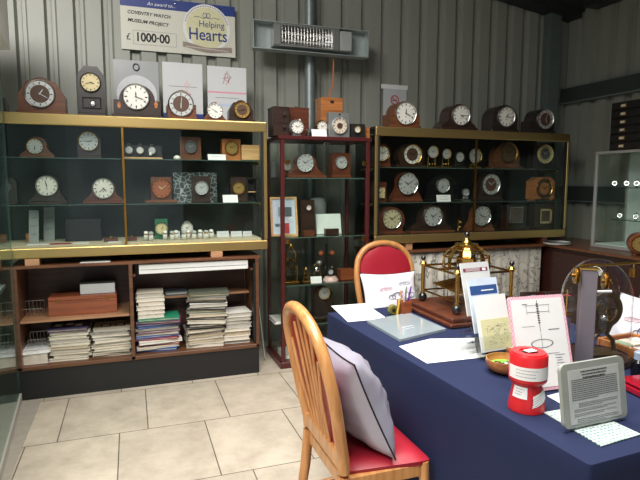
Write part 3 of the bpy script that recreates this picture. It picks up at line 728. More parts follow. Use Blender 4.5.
# wooden box, white box on it
A = at(48, 303, 1, 3.93); B = at(117, 303, 1, 3.93)
t = thing('wooden_box', 'long cherry-wood box with brass catches on the bookcase shelf', 'box', ((A.x+B.x)/2, 4.01, .5385))
w = B.x-A.x; MB().box((0, 0, .052), (w, .16, .104), W_BOX, ch=.002).build('body', t); MB().box((0, 0, .118), (w, .16, .026), W_BOX, ch=.003).build('lid', t)
for s in (-1, 1): MB().box((s*w*.36, -.082, .108), (.02, .004, .018), BRASS_OLD, ch=.001).build('catch', t)
A = at(80, 290, 1, 3.97); B = at(115, 290, 1, 3.97)
t = thing('box_file', 'black-lidded box with white front standing on the cherry-wood box', 'box', ((A.x+B.x)/2, 4.03, .6705))
w = B.x-A.x; MB().box((0, 0, .036), (w, .11, .072), PAPERG, ch=.002).build('body', t); MB().box((0, 0, .078), (w+.006, .116, .012), BLACK, ch=.002).build('lid', t)
# white items lower left
A = at(21, 345, 1, 3.93); B = at(44, 345, 1, 3.93)
booklet('pale card box at the left end of the bottom shelf', (A.x+B.x)/2, 4.0, .2295, .19, .2, .07, 0, C(200, 196, 188), CREAM, 'box', 'card_box')
booklet('white envelope lying on the pale card box', (A.x+B.x)/2+.005, 4.0, .2999, .20, .2, .03, R(6), C(220, 222, 222), PAPER, 'envelope', 'envelope')
def wire_tray(label, x, y, z, w, d, h):
    t = thing('wire_rack', label, 'rack', (x, y, z))
    for k in range(6):
        xx = -w/2+w*k/5
        MB().tube([(xx, -d/2, .003), (xx, -d/2, h*.6), (xx, d/2, h), (xx, d/2, .003)], .002, STEEL, 6).build('wire', t)
    for (yy, zz_) in ((-d/2, h*.6), (d/2, h)): MB().tube([(-w/2, yy, zz_), (w/2, yy, zz_)], .0025, STEEL, 6).build('crossbar', t)
wire_tray('small wire rack on the pale shelf left of the cherry-wood box', at(33, 310, 1, 4.0).x, 4.03, .5385, .12, .1, .09)
wire_tray('small wire rack standing on the white envelope', at(37, 330, 1, 4.0).x, 4.02, .331, .11, .09, .08)
# paper on bookcase top
tag(MB().box((0, 0, .002), (.19, .09, .004), PAPER).build('folded_paper', loc=(at(96, 266, 1, 3.92).x, 3.92, .9052), rot=R(-2)), 'folded white paper lying on the bookcase top between the wood blocks', 'paper')

# ================================================================== MAROON CASE
dc = thing('display_case', 'tall maroon-framed glass showcase between the two brass cabinets', 'cabinet', (1.435, 4.105, 0))
x0, x1, y0, y1 = -.365, .365, -.225, .225; H = 1.80
MB().box((0, 0, .025), (.76, .47, .05), W_MAROON, ch=.004).build('plinth', dc)
MB().box((0, 0, H-.014), (.76, .47, .028), W_MAROON, ch=.004).build('top_panel', dc)
for sx in (-1, 1):
    for sy in (-1, 1):
        MB().box((sx*.352, sy*.212, .911), (.030, .030, 1.722), W_MAROON, ch=.003).build('post', dc)
    MB().box((sx*.358, 0, .911), (.004, .39, 1.71), GLASS).build('side_pane', dc)
    for z in (1.60, 1.0, .40): MB().box((sx*.318, -.231, z+.0), (.034, .008, .034), BRASS, ch=.002).build('hinge', dc)
for s in (-1, 1): MB().box((s*.168, -.222, .911), (.328, .005, 1.70), GLASS).build('glass_door', dc)
MB().box((0, -.234, 1.745), (.05, .010, .022), CHROME, ch=.002).build('latch', dc)
MB().box((0, .218, .911), (.67, .006, 1.71), GLASS).build('back_pane', dc)
for z in (1.485, 1.028, .652, .33):
    s = MB(); s.box((0, 0, z-.004), (.67, .40, .008), GLASSG); s.box((0, -.201, z-.004), (.67, .002, .008), GEDGE); s.build('glass_shelf', dc)
# things on top of the case (z 1.80)
ZK = 1.80
def wbox(label, px0, px1, py, zb, Y, d, mat, name='instrument_box', knobs=0, tagp=False, top=None):
    A = at(px0, py, 1, Y); B = at(px1, py, 1, Y); w = B.x-A.x; h = A.z-zb
    t = thing(name, label, 'box', ((A.x+B.x)/2, Y+d/2, zb))
    MB().box((0, 0, h/2), (w, d, h), mat, ch=.003).build('body', t)
    MB().box((0, 0, h*.97), (w+.004, d+.004, h*.04), mat).build('lid', t)
    for k in range(knobs):
        zz = h*(.3+.42*k); MB().lathe([(.0001, .022), (.009, .02), (.011, .012), (.005, .006), (.008, 0)], BLACK, face_at(w*.18, -d/2, zz), 14).build('knob', t)
    if tagp: MB().box((0, -d/2-.002, h*.55), (.016, .002, .032), PAPER).build('tag', t)
    return t, w, h, d
wbox('dark brown box with two knobs at the left of the maroon showcase top', 273, 289, 106, ZK, 3.94, .16, W_DARK, knobs=2)
t, w, h, d = wbox('red-brown box with a hanging white tag behind the round gauge', 290, 309, 107, ZK, 4.06, .12, W_RED, tagp=True)
MB().lathe([(.0001, 0), (.016, 0), (.014, .012), (.0001, .016)], BLACK, Matrix.Translation((-.01, 0, h)), 14).build('knob', t)
t, w, h, d = wbox('tall orange-brown wooden box with black keyhole plates at the back of the showcase top', 321, 343, 97, ZK, 4.12, .14, W_ORANGE)
MB().box((.0, -d/2-.002, h*.9), (.03, .004, .02), BLACK).build('plate', t); MB().box((.03, -d/2-.002, h*.62), (.026, .004, .018), BLACK).build('plate', t)
def disc_clock(label, cx, cy, r, zb, Y, face=DIALW, rim=CHROME, d=.04, name='desk_clock'):
    D = at(cx, cy, 1, Y); D2 = at(cx, cy-r, 1, Y); rr = abs(D2.z-D.z); dz = D.z-zb
    t = thing(name, label, 'clock', (D.x, Y+d/2, zb))
    MB().lathe([(.0001, 0), (rr*.9, 0), (rr, -.006), (rr, -d+.004), (rr*.9, -d), (.0001, -d)], rim, face_at(0, -d/2, dz), 36).build('case', t)
    dial_parts(t, 0, dz, rr*.86, -d/2, face, None, rim, winders=0)
    MB().box((0, 0, max(.004, (dz-rr*.9)/2)), (rr*1.1, d*1.1, max(.008, dz-rr*.9)), rim, ch=.002).build('foot', t)
    return t
disc_clock('round white-faced gauge in front of the tagged box', 297, 127, 7.5, ZK, 3.92, DIALW, ALU)
disc_clock('round white-faced clock behind the white card on the showcase top', 322, 126.5, 6.5, ZK, 3.97, DIALW, BRASS_OLD)
card('white card lying before the round clock on the showcase top', 312, 327, 129, ZK, 3.91, 15)
t = thing('small_lamp', 'little dark metal lamp between the gauge and the white card', 'lamp', (at(309, 133, 1, 3.95).x, 3.96, ZK))
MB().lathe([(.0001, 0), (.022, 0), (.024, .008), (.02, .03), (.012, .036), (.0001, .04)], BLACK, None, 16).build('body', t)
MB().tube([(0, 0, .038), (-.004, 0, .055), (-.022, 0, .058)], .005, STEEL, 8).build('nozzle', t)
A = at(329, 112, 1, 3.93); B = at(350, 112, 1, 3.93); w = B.x-A.x; h = A.z-ZK
t = thing('square_clock', 'square pale grey clock with round cream dial on the showcase top', 'clock', ((A.x+B.x)/2, 3.96, ZK))
MB().box((0, 0, h/2), (w, .06, h), ALU, ch=.004).build('case', t); dial_parts(t, 0, h*.47, w*.34, -.03, plain('ivory dial', (214, 200, 180), .4), None, CHROME, winders=0)
MB().lathe([(.0001, .008), (w*.13, .008), (w*.13, .0)], DIALB, face_at(0, -.033, h*.47), 20).build('dial_centre', t)
MB().lathe([(.0001, .006), (.007, .005), (.007, 0)], BLACK, face_at(0, -.03, h*.93), 12).build('button', t)
clock('little black clock with white dial at the right end of the showcase top', (351, 365, 124), (357, 129.5, 3.6), ZK, 3.93, 'square', BLACK, .06, base=False, face=DIALW, bez=BRASS, winders=0)
t, w, h, d = wbox('small tan box at the right edge of the showcase top', 366, 370, 127, ZK, 3.98, .06, W_ORANGE)
# inside the case
S1, S2, S3, S4 = 1.485, 1.028, .652, .33; YS = 3.97
clock('red mahogany hat-shaped clock with silver dial on the top shelf of the maroon showcase', (287, 326, 154), (305, 163, 9.5), S1, YS, 'tri', W_RED, .11, face=SILVER, bez=CHROME, winders=2, basew=1.02)
t = clock('red upright clock with small silver dial and gallery rail on the showcase top shelf', (332, 351, 153), (341, 162.5, 6.5), S1, YS, 'square', W_RED, .1, face=SILVER, bez=STEEL, winders=0, basew=1.05)
MB().tube([(-.05, 0, .155), (-.045, 0, .20), (.045, 0, .20), (.05, 0, .155)], .004, BLACK, 8).build('gallery_rail', t)
clock('shadowy grey-faced clock at the left edge of the showcase top shelf', (283, 291, 160), (287, 166, 5), S1, 4.12, 'arch', W_MID, .06, face=SILVER, winders=0)
A = at(272, 197, 1, 3.99); B = at(299, 197, 1, 3.99)
t = thing('picture_frame', 'pale wood photo frame with a mounted picture on the second showcase shelf', 'picture', ((A.x+B.x)/2, 4.02, S2), 0)
w = B.x-A.x; h = (A.z-S2); m = Matrix.Rotation(R(-8), 4, 'X')
mb = MB()
for (cx_, cz_, sx_, sz_) in ((0, .008, w, .016), (0, h-.008, w, .016), (-w/2+.008, h/2, .016, h-.032), (w/2-.008, h/2, .016, h-.032)): mb.box((cx_, 0, cz_), (sx_, .014, sz_), W_PALE, m)
mb.build('frame', t); MB().box((0, .003, h/2), (w-.03, .004, h-.03), plain('pale blue mount', (196, 208, 222), .6), m).build('mount', t)
mb = MB(); mb.box((.01, -.0005, h*.62), (w*.5, .002, h*.24), plain('photo grey', (90, 100, 108), .4), m); mb.box((.02, -.001, h*.2), (w*.18, .002, h*.26), INKR, m); mb.box((-.05, -.001, h*.28), (w*.22, .002, h*.08), plain('photo grey', (90, 100, 108), .4), m); mb.build('photograph', t)
clock('miniature longcase clock with tiny white dial on the second showcase shelf', (301, 315, 200), (308.5, 207.5, 3), S2, 4.0, 'square', W_DARK, .08, face=DIALW, bez=W_RED, winders=0, name='longcase_clock')
A = at(315, 210, 1, 4.02); B = at(346, 210, 1, 4.02)
t = thing('open_book', 'white open certificate book propped up on the second showcase shelf', 'book', ((A.x+B.x)/2, 4.05, S2), R(-4))
m = Matrix.Rotation(R(-14), 4, 'X'); MB().box((0, 0, .085), (.21, .010, .168), plain('pale green white paper', (206, 214, 206), .6), m, ch=.002).build('page', t)
MB().box((0, .006, .085), (.22, .004, .172), C(120, 110, 96), m).build('cover', t)
t, w, h, d = wbox('small brown tool box before the white book in the showcase', 326, 339, 229, S2, 3.955, .05, W_DARK, name='small_box')
t, w, h, d = wbox('flat tan box on the second showcase shelf beside the miniature longcase', 304, 315, 231, S2, 3.945, .05, W_RED, name='small_box')
tag(MB().lathe([(.0001, 0), (.06, 0), (.075, .02), (.078, .25), (.06, .29), (.0001, .30)], plain('grey canvas', (110, 114, 112), .8, 0, .1), None, 20).build('canvas_bag', loc=(1.47, 4.20, S2)), 'grey cloth bag standing at the back of the second showcase shelf', 'bag')
# shelf three: brass skeleton clocks, orange balls, pink base clock
def skeleton(label, cx, py_top, zb, Y, ring=(0, 0, 6)):
    D = at(cx, py_top, 1, Y); h = D.z-zb
    t = thing('skeleton_clock', label, 'clock', (D.x, Y, zb))
    MB().box((0, 0, .01), (.12, .08, .02), BRASS_OLD, ch=.003).build('base', t)
    for s in (-1, 1):
        MB().tube([(s*.045, 0, .02), (s*.055, 0, h*.3), (s*.03, 0, h*.5), (s*.04, 0, h*.75), (s*.012, 0, h*.92), (0, 0, h)], .006, BRASS_OLD, 8).build('scroll_frame', t)
    MB().lathe([(.026, .004), (.026, .012), (.038, .012), (.038, .004)], BRASS, face_at(0, 0, h*.52), 28, closed=True).build('chapter_ring', t)
    MB().lathe([(.0001, .002), (.026, .002)], BLACK, face_at(0, 0, h*.52), 20).build('plate', t)
    MB().ball((0, 0, h*.97), .014, BRASS, 12).build('bell', t)
    for zz in (.25, .35): MB().lathe([(.012, 0), (.012, .005), (.018, .005), (.018, 0)], BRASS, face_at(.01, -.008, h*zz), 18, closed=True).build('gear', t)
    return t
skeleton('tall gilt skeleton clock at the left of the third showcase shelf', 291, 244, S3, 3.98)
t = thing('brass_instrument', 'small brass instrument with round knob on the third showcase shelf', 'instrument', (at(306, 280, 1, 3.98).x, 3.98, S3))
MB().box((0, 0, .008), (.07, .06, .016), BRASS_OLD, ch=.003).build('base', t)
for s in (-1, 1): MB().cyl((s*.022, 0, .016), (s*.012, 0, .10), .004, BRASS_OLD, 8).build('leg', t)
MB().ball((0, 0, .112), .014, BRASS, 14).build('knob', t); MB().lathe([(.012, 0), (.012, .006), (.024, .006), (.024, 0)], BRASS, face_at(0, -.01, .06), 20, closed=True).build('gear', t)
t = thing('electric_clock', 'steel-domed electric clock movement between the brass instrument and pink stand', 'clock', (at(317, 280, 1, 4.02).x, 4.02, S3))
MB().box((0, 0, .01), (.09, .07, .02), BLACK, ch=.003).build('base', t)
for s in (-1, 1): MB().cyl((s*.03, 0, .02), (s*.02, 0, .13), .004, BRASS, 8).build('pillar', t)
MB().ball((-.012, -.02, .10), .026, CHROME, 18).build('magnet', t); MB().ball((.02, 0, .15), .024, ALU, 18, .8).build('bell', t); MB().tube([(-.03, 0, .13), (0, 0, .145), (.03, 0, .13)], .004, BRASS, 8).build('bridge', t)
card('tiny white card on a dark base on the third showcase shelf', 311, 322, 277, S3, 3.93, 15)
t = thing('torsion_pendulum', 'dark upright stand holding two orange balls on the third showcase shelf', 'instrument', (at(326, 280, 1, 4.16).x, 4.16, S3))
MB().box((0, 0, .008), (.12, .05, .016), BLACK).build('base', t); MB().box((.0, .0, .15), (.02, .02, .27), BLACK).build('post', t)
a0 = at(320.5, 253, 1, 4.16)-t.location; a1 = at(331.5, 252.5, 1, 4.16)-t.location
MB().box(((a0.x+a1.x)/2, 0, a0.z-.018), (a1.x-a0.x, .012, .008), BLACK).build('crossbar', t)
ORB = plain('orange ball', (206, 104, 60), .45)
for a_ in (a0, a1): MB().ball((a_.x, -.014, a_.z), .022, ORB, 18).build('ball', t)
t = thing('alarm_clock', 'small black-ringed clock on a pale pink round base in the showcase', 'clock', (at(331, 280, 1, 3.96).x, 3.97, S3))
MB().lathe([(.0001, 0), (.062, 0), (.064, .01), (.052, .032), (.045, .04), (.0001, .042)], plain('pale pink marble', (206, 172, 164), .35, 0, .1), None, 28).build('base', t)
MB().lathe([(.0001, -.02), (.03, -.02), (.034, 0), (.03, .008), (.022, .01), (.022, .004)], BLACK, face_at(0, 0, .078), 28).build('case', t)
MB().lathe([(.0001, .005), (.022, .005)], SILVER, face_at(0, 0, .078), 24).build('dial', t)
MB().tube([(-.02, 0, .108), (0, 0, .13), (.02, 0, .108)], .0035, CHROME, 8).build('handle', t)
t, w, h, d = wbox('low cedar box at the right of the third showcase shelf', 341, 355, 270, S3, 3.98, .09, W_BOX, name='small_box')
clock('shadowed arch clock with silver dial low in the maroon showcase', (314, 334, 287), (324, 293, 6.5), S4, 4.02, 'arch', W_BLACK, .08, face=SILVER, winders=0)
for k, (px, nm) in enumerate(((278, 'nearest the left post'), (300, 'in the middle'))):
    booklet('pale papers on the low showcase shelf '+nm, at(px, 330, 1, 4.0).x+(.03 if k == 0 else 0), 4.08, S4, .12, .2, .03, 0, C(190, 190, 182), PAPER, 'papers', 'paper_stack')
booklet('white paper bundle on the floor of the maroon showcase', 1.2, 4.05, .0505, .2, .2, .04, 0, C(200, 200, 196), PAPER, 'papers', 'paper_stack')
# a white tagged cord inside the case, seen left
tag(MB().box((0, 0, 0), (.035, .001, .13), PAPERG).build('paper_tag', loc=(1.12, 4.30, 1.56)), 'pale hanging paper strip behind the upper left of the showcase glass', 'tag')

# ================================================================== COUNTERS
ct = thing('counter', 'long teak-topped counter under the right brass cabinet', 'counter', (0, 0, 0))
MB().box((2.77, 4.15, .870), (1.78, .42, .022), W_TOP, ch=.002).build('worktop', ct)
MB().box((2.77, 4.19, .429), (1.74, .34, .858), W_PANEL).build('carcass', ct)
def curtain_mat():
    m, t, b = nt('grey willow print curtain'); g = t.nodes.new('ShaderNodeTexCoord')
    mp = t.nodes.new('ShaderNodeMapping'); mp.inputs['Scale'].default_value = (1.0, 1.0, .6); t.links.new(g.outputs['Object'], mp.inputs[0])
    n = t.nodes.new('ShaderNodeTexNoise'); n.inputs['Scale'].default_value = 13; n.inputs['Detail'].default_value = 5; n.inputs['Distortion'].default_value = 1.2
    t.links.new(mp.outputs[0], n.inputs['Vector'])
    cr = t.nodes.new('ShaderNodeValToRGB'); e = cr.color_ramp.elements; e[0].position = .46; e[0].color = lin((204, 200, 188)); e[1].position = .60; e[1].color = lin((190, 186, 174))
    k = e.new(.515); k.color = lin((92, 88, 82)); k = e.new(.485); k.color = lin((206, 202, 192)); k = e.new(.545); k.color = lin((196, 192, 182))
    t.links.new(n.outputs['Fac'], cr.inputs[0]); t.links.new(cr.outputs[0], b.inputs['Base Color']); b.inputs['Roughness'].default_value = .9; return m
CURT = curtain_mat()
def curtain(label, x0, x1, y, z0, z1, amp):
    mb = MB(); n = int((x1-x0)/.012); vs = []; fs = []
    for i in range(n+1):
        x = x0+(x1-x0)*i/n; off = amp*(math.sin(x*62)+.5*math.sin(x*101+1))
        for k in range(4):
            z = z1+(z0-z1)*k/3; vs.append((x-(x0+x1)/2, -off*(1 if k else .4), z-z0))
    for i in range(n):
        for k in range(3): fs.append((i*4+k, i*4+k+1, i*4+k+5, i*4+k+4))
    mb.add(vs, fs, CURT, smooth=True); o = mb.build('curtain', loc=((x0+x1)/2, y, z0)); s = o.modifiers.new('solid', 'SOLIDIFY'); s.thickness = .002
    return tag(o, label, 'curtain')
xm = at(455, 270, 1, 3.96).x
curtain('pleated grey patterned curtain hanging under the counter, left length', 1.90, 2.62, 3.975, .03, .856, .013)
curtain('flatter grey tree-patterned curtain hanging under the counter, right length', 2.63, 3.645, 3.985, .03, .856, .004)
cr = thing('side_counter', 'dark mahogany counter running along the right wall', 'counter', (0, 0, 0))
MB().box((4.03, 2.99, .865), (.72, 2.76, .022), W_TOP, ch=.002).build('worktop', cr)
MB().box((4.045, 2.99, .427), (.67, 2.72, .854), W_PANEL).build('carcass', cr)
for yy in (3.6, 2.9, 2.2): MB().box((3.706, yy, .45), (.012, .60, .74), W_PANEL, ch=.004).build('door', cr)
# white tray
t = thing('round_tray', 'round white tray on the corner of the counter beside the glass cabinet', 'tray', (3.74, 3.90, .8765))
MB().lathe([(.0001, 0), (.10, 0), (.125, .012), (.13, .028), (.125, .028), (.118, .016), (.0001, .008)], plain('white plastic', (206, 208, 206), .4), None, 36).build('dish', t)
MB().lathe([(.128, .024), (.134, .028), (.128, .032), (.122, .028)], BLACK, None, 36, closed=True).build('rim', t)
# aluminium glass cabinet
gc = thing('glass_cabinet', 'aluminium-framed glass watch cabinet on the side counter', 'cabinet', (4.13, 3.12, .8765))
h = .85; dx_ = .19; dy_ = .56
ALUF = plain('aluminium frame', (176, 178, 176), .45, .3, .04)
for sx in (-1, 1):
    for sy in (-1, 1): MB().box((sx*dx_, sy*dy_, h/2), (.024, .024, h-.05), ALUF, ch=.003).build('post', gc)
    for z in (.0125, h-.0125): MB().box((sx*dx_, 0, z), (.024, 2*dy_+.024, .024), ALUF, ch=.003).build('rail', gc)
for sy in (-1, 1):
    for z in (.0125, h-.0125): MB().box((0, sy*dy_, z), (2*dx_-.026, .024, .024), ALUF, ch=.003).build('rail', gc)
MB().box((-dx_, 0, h/2), (.004, 2*dy_-.03, h-.06), GLASS).build('front_pane', gc)
for sy in (-1, 1): MB().box((0, sy*dy_, h/2), (2*dx_-.03, .004, h-.06), GLASS).build('side_pane', gc)
MB().box((dx_-.004, 0, h/2), (.004, 2*dy_-.03, h-.06), plain('pale grey backing', (222, 234, 230), .5)).build('back_panel', gc)
MB().box((0, 0, .03), (2*dx_-.03, 2*dy_-.03, .008), plain('pale grey backing', (222, 234, 230), .5)).build('floor_panel', gc)
MB().box((0, 0, h-.03), (2*dx_-.03, 2*dy_-.03, .004), GLASS).build('top_pane', gc)
for z in (1.412, 1.130):
    zz = z-.8765; s = MB(); s.box((.02, -.03, zz-.004), (.24, 2*dy_-.14, .008), GLASSG); s.box((-.101, -.03, zz-.004), (.002, 2*dy_-.14, .008), GEDGE); s.box((.02, dy_-.099, zz-.004), (.24, .002, .008), GEDGE); s.build('glass_shelf', gc)
def rwatch(label, px, py, z, tilt):
    p = at(px, py, 0, 4.07); p = at(px, py, 0, 4.07)
    t = thing('wristwatch', label, 'watch', (4.07, p.y, z), R(-55), 'watches in the glass cabinet')
    MB().tube([(0, .026*math.cos(a*PI/8), .032+.030*math.sin(a*PI/8)) for a in range(16)], .011, STEEL, 8, closed=True, sq=.35).build('strap', t)
    m = Matrix.Translation((0, -.026, .034)) @ Matrix.Rotation(R(80), 4, 'X')
    MB().lathe([(.0001, .005), (.018, .005), (.021, 0), (.021, -.006)], CHROME, m, 24).build('watch_case', t)
    MB().lathe([(.0001, .0056), (.016, .0056)], DIALW, m, 20).build('dial', t)
rwatch('steel wristwatch at the left end of the upper shelf in the aluminium cabinet', 615, 184, 1.412, 0)
rwatch('steel wristwatch in the middle of the upper shelf in the aluminium cabinet', 627, 184, 1.412, 0)
rwatch('steel wristwatch at the photo edge of the upper shelf in the aluminium cabinet', 637, 184, 1.412, 0)
rwatch('round steel watch alone near the left end of the lower shelf in the aluminium cabinet', 620, 215, 1.130, 0)
rwatch('steel watch at the photo edge of the lower shelf in the aluminium cabinet', 636, 215, 1.130, 0)
# drawer chest
ch = thing('drawer_chest', 'black chest of six shallow drawers with gold label holders on the aluminium cabinet', 'drawers', (4.13, 3.32, 1.7268))
MB().box((0, 0, .205), (.33, .53, .41), plain('charcoal lacquer', (28, 26, 27), .45), ch=.004).build('body', ch)
for k in range(6):
    z = .036+k*.0675
    d_ = MB().box((-.172, 0, z), (.014, .50, .058), plain('charcoal lacquer', (28, 26, 27), .45), ch=.003).build('drawer', ch)
    MB().box((-.181, .13, z), (.005, .055, .030), BRASS, ch=.001).build('label_holder', d_)
    MB().box((-.184, .13, z), (.002, .040, .018), CREAM).build('label_card', d_)
# drum clock
t = thing('drum_clock', 'round orange-brown wooden clock with brass bezel on the side counter', 'clock', (3.83, 3.12, .8765), R(-42))
r = .085
for s in (-1, 1): MB().box((s*.035, 0, .006), (.02, .11, .012), W_BOX, ch=.002).build('foot', t)
MB().lathe([(.0001, .07), (r*.9, .07), (r, .06), (r, -.06), (r*.95, -.07), (.0001, -.07)], W_BOX, face_at(0, 0, r+.008), 48).build('case', t)
dial_parts(t, 0, r+.008, r*.72, -.07, DIALG, None, BRASS, winders=0, bw=.14)

# ================================================================== TABLE
TZ = .752
tb = thing('trestle_table', 'long table hidden under the navy cloth in the foreground', 'table', (1.053, .952, 0), R(2.67))
TL, TW = 1.675, 1.06
MB().box((TW/2, TL/2, .728), (TW-.03, TL-.03, .03), W_MID).build('tabletop', tb)
for sx in (.1, TW-.1):
    for sy in (.1, TL-.1): MB().box((sx, sy, .356), (.04, .04, .711), BLACK).build('leg', tb)
# cloth: top sheet plus four drapes with soft folds
mb = MB(); n = 60
def ringpt(u):
    per = [(0, 0), (TW, 0), (TW, TL), (0, TL)]
    return per
rc = .012
outl = []
def corner(cx, cy, a0):
    for i in range(5):
        a = R(a0+i*22.5); outl.append((cx+rc*math.cos(a), cy+rc*math.sin(a)))
def edge(p, q, n):
    for i in range(1, n): outl.append((p[0]+(q[0]-p[0])*i/n, p[1]+(q[1]-p[1])*i/n))
corner(rc, rc, 180); edge((rc, 0), (TW-rc, 0), 30); corner(TW-rc, rc, 270); edge((TW, rc), (TW, TL-rc), 40); corner(TW-rc, TL-rc, 0); edge((TW-rc, TL), (rc, TL), 30); corner(rc, TL-rc, 90); edge((0, TL-rc), (0, rc), 40)
k = len(outl); vs = []; fs = []
cxm, cym = TW/2, TL/2
rows = [(.7505, -.008), (.750, -.002), (.744, .000), (.70, .001), (.5, .003), (.25, .004), (.03, .006)]
for j, (z, off) in enumerate(rows):
    for i, (x, y) in enumerate(outl):
        dx, dy = x-cxm, y-cym
        nx = 1 if x > TW-.02 else (-1 if x < .02 else 0); ny = 1 if y > TL-.02 else (-1 if y < .02 else 0)
        l = math.hypot(nx, ny) or 1; s = (y if nx else x)
        wv = (math.sin(s*9)+.5*math.sin(s*23+1))*.003*max(0, (j-2))/4
        vs.append((x+nx/l*(off+wv), y+ny/l*(off+wv), z))
for j in range(len(rows)-1):
    for i in range(k): fs.append((j*k+i, j*k+(i+1) % k, (j+1)*k+(i+1) % k, (j+1)*k+i))
fs.append(list(range(k)))
mb.add(vs, fs, BLUECLOTH, smooth=True); o = mb.build('tablecloth', loc=tb.location, rot=R(2.67)); tag(o, 'navy blue cloth draped to the floor over the long table', 'tablecloth')

def quad_sheet(label, pts, z, mat, thick=.001, name='paper_sheet', cat='paper', detail=None, group=None):
    P = [at(px, py, 2, z) for px, py in pts]; c = sum(P, Vector())/len(P)
    n = len(P); t = thing(name, label, cat, (c.x, c.y, z), 0, group); mb = MB()
    Q = [p-c for p in P]
    # right-angle the corners a little: use measured points directly
    ar = sum(Q[i].x*Q[(i+1) % n].y-Q[(i+1) % n].x*Q[i].y for i in range(n))
    if ar < 0: Q.reverse()
    vs = [(q.x, q.y, 0) for q in Q]+[(q.x, q.y, thick) for q in Q]
    mb.add(vs, [list(range(n-1, -1, -1)), list(range(n, 2*n))]+[(i, (i+1) % n, (i+1) % n+n, i+n) for i in range(n)], mat)
    mb.build('sheet', t); return t, Q, P
def sheet_uv(P, u, v):
    a = P[0].lerp(P[1], u); b = P[3].lerp(P[2], u); return a.lerp(b, v)
def lines_on(t, P, rows_, mat, z):
    mb = MB()
    for (u0, u1, v) in rows_:
        a = sheet_uv(P, u0, v)-t.location; b = sheet_uv(P, u1, v)-t.location; d = b-a; L = d.length
        ang = math.atan2(d.y, d.x); m = Matrix.Translation(((a.x+b.x)/2, (a.y+b.y)/2, z)) @ Matrix.Rotation(ang, 4, 'Z')
        mb.box((0, 0, 0), (L, .0022, .0003), mat, m)
    mb.build('print', t)
t, Q, P = quad_sheet('white notice sheet at the far left corner of the blue table', [(331, 306), (365, 303.5), (387, 318.5), (348, 322)], TZ, PAPER)
lines_on(t, P, [(.25+.0*i, .9-.08*(i % 2), .68+.07*i) for i in range(4)], INKG, .0013)
t, Q, P = quad_sheet('grey plastic wallet of papers lying by the pen pot', [(367, 323), (409, 314.5), (446, 331), (400, 342)], TZ, plain('grey blue plastic wallet', (150, 162, 168), .15, 0, .1, 6, coat=.8), .012, 'plastic_wallet', 'folder')
lines_on(t, P, [(.35, .6, .6), (.35, .55, .68)], PAPER, .0123)
t, Q, P = quad_sheet('large white sheet lying before the brochure holder', [(399, 346.5), (430, 339), (484, 338), (487, 357), (427, 363.5)], TZ, PAPER)
t, Q, P = quad_sheet('white sheet lying under the brass frame of the rolling clock', [(402, 301), (436, 299), (448, 305), (412, 309)], TZ, PAPER)
t, Q, P = quad_sheet('white sheet lying behind the red collecting tin', [(547, 396), (566, 391), (574, 402), (561, 404)], TZ, PAPER)
def lattice_mat():
    m, t, b = nt('teal lattice print'); g = t.nodes.new('ShaderNodeTexCoord'); v = t.nodes.new('ShaderNodeTexVoronoi'); v.feature = 'F1'; v.inputs['Scale'].default_value = 75; v.inputs['Randomness'].default_value = .25
    t.links.new(g.outputs['Object'], v.inputs[0]); cr = t.nodes.new('ShaderNodeValToRGB'); e = cr.color_ramp.elements; e[0].position = .22; e[0].color = lin((84, 140, 128)); e[1].position = .36; e[1].color = lin((190, 200, 198))
    t.links.new(v.outputs['Distance'], cr.inputs[0]); t.links.new(cr.outputs[0], b.inputs['Base Color']); b.inputs['Roughness'].default_value = .6; return m
t, Q, P = quad_sheet('white card printed with small green motifs lying beneath the plaque', [(544, 413), (580, 407), (641, 435), (601, 447)], TZ, lattice_mat(), .003, 'printed_card', 'card')
# pen pot
pp = at(403, 316, 2, TZ); t = thing('pen_pot', 'square brown wooden pen pot at the far end of the blue table', 'pot', (pp.x+.02, pp.y+.025, TZ), R(8))
mb = MB(); s = .028
for (c_, d_) in (((0, 0, .004), (2*s, 2*s, .008)), ((0, -s+.003, .04), (2*s, .006, .07)), ((0, s-.003, .04), (2*s, .006, .07)), ((-s+.003, 0, .04), (.006, 2*s-.012, .07)), ((s-.003, 0, .04), (.006, 2*s-.012, .07))): mb.box(c_, d_, W_BOX)
mb.build('pot', t)
def pen(label, dx, dy, tx, ty, L, m1, name='pen'):
    base = Vector((t.location.x+dx, t.location.y+dy, TZ+.0085)); o = thing(name, label, 'pen', base)
    d = Vector((tx, ty, 1)).normalized(); MB().cyl((0, 0, 0), d*L*.8, .0042, m1, 10).build('barrel', o); MB().cyl(d*L*.8, d*L, .0048, m1, 10, .003).build('cap', o)
pen('purple pen leaning right in the wooden pen pot', .008, 0, .22, .0, .145, plain('purple plastic', (96, 36, 140), .3))
pen('white pen in the middle of the wooden pen pot', 0, .008, .05, .05, .13, WHITE)
pen('orange pencil leaning left in the wooden pen pot', -.010, -.002, -.10, .0, .125, plain('orange lacquer', (222, 130, 40), .4))
pen('grey pen leaning back in the wooden pen pot', .006, .010, .15, .12, .14, ALU)
b_ = at(391, 311, 2, TZ+.02); o = thing('tape_measure', 'olive green round tape measure beside the pen pot', 'tape measure', (b_.x+.01, b_.y, TZ))
MB().lathe([(.0001, .012), (.024, .012), (.027, .008), (.027, -.008), (.024, -.012), (.0001, -.012)], plain('olive rubber', (112, 108, 44), .4), face_at(0, 0, .027), 24).build('case', o)
MB().lathe([(.0001, .014), (.01, .014), (.01, .012)], BLACK, face_at(0, 0, .027), 16).build('hub', o)
o = thing('yellow_marker', 'yellow marker propped against the left of the pen pot', 'pen', (t.location.x-.052, t.location.y-.02, TZ+.004), 0)
MB().tube([(0, 0, 0.003), (.019, .012, .085)], .006, plain('mustard plastic', (190, 150, 60), .4), 10).build('barrel', o)

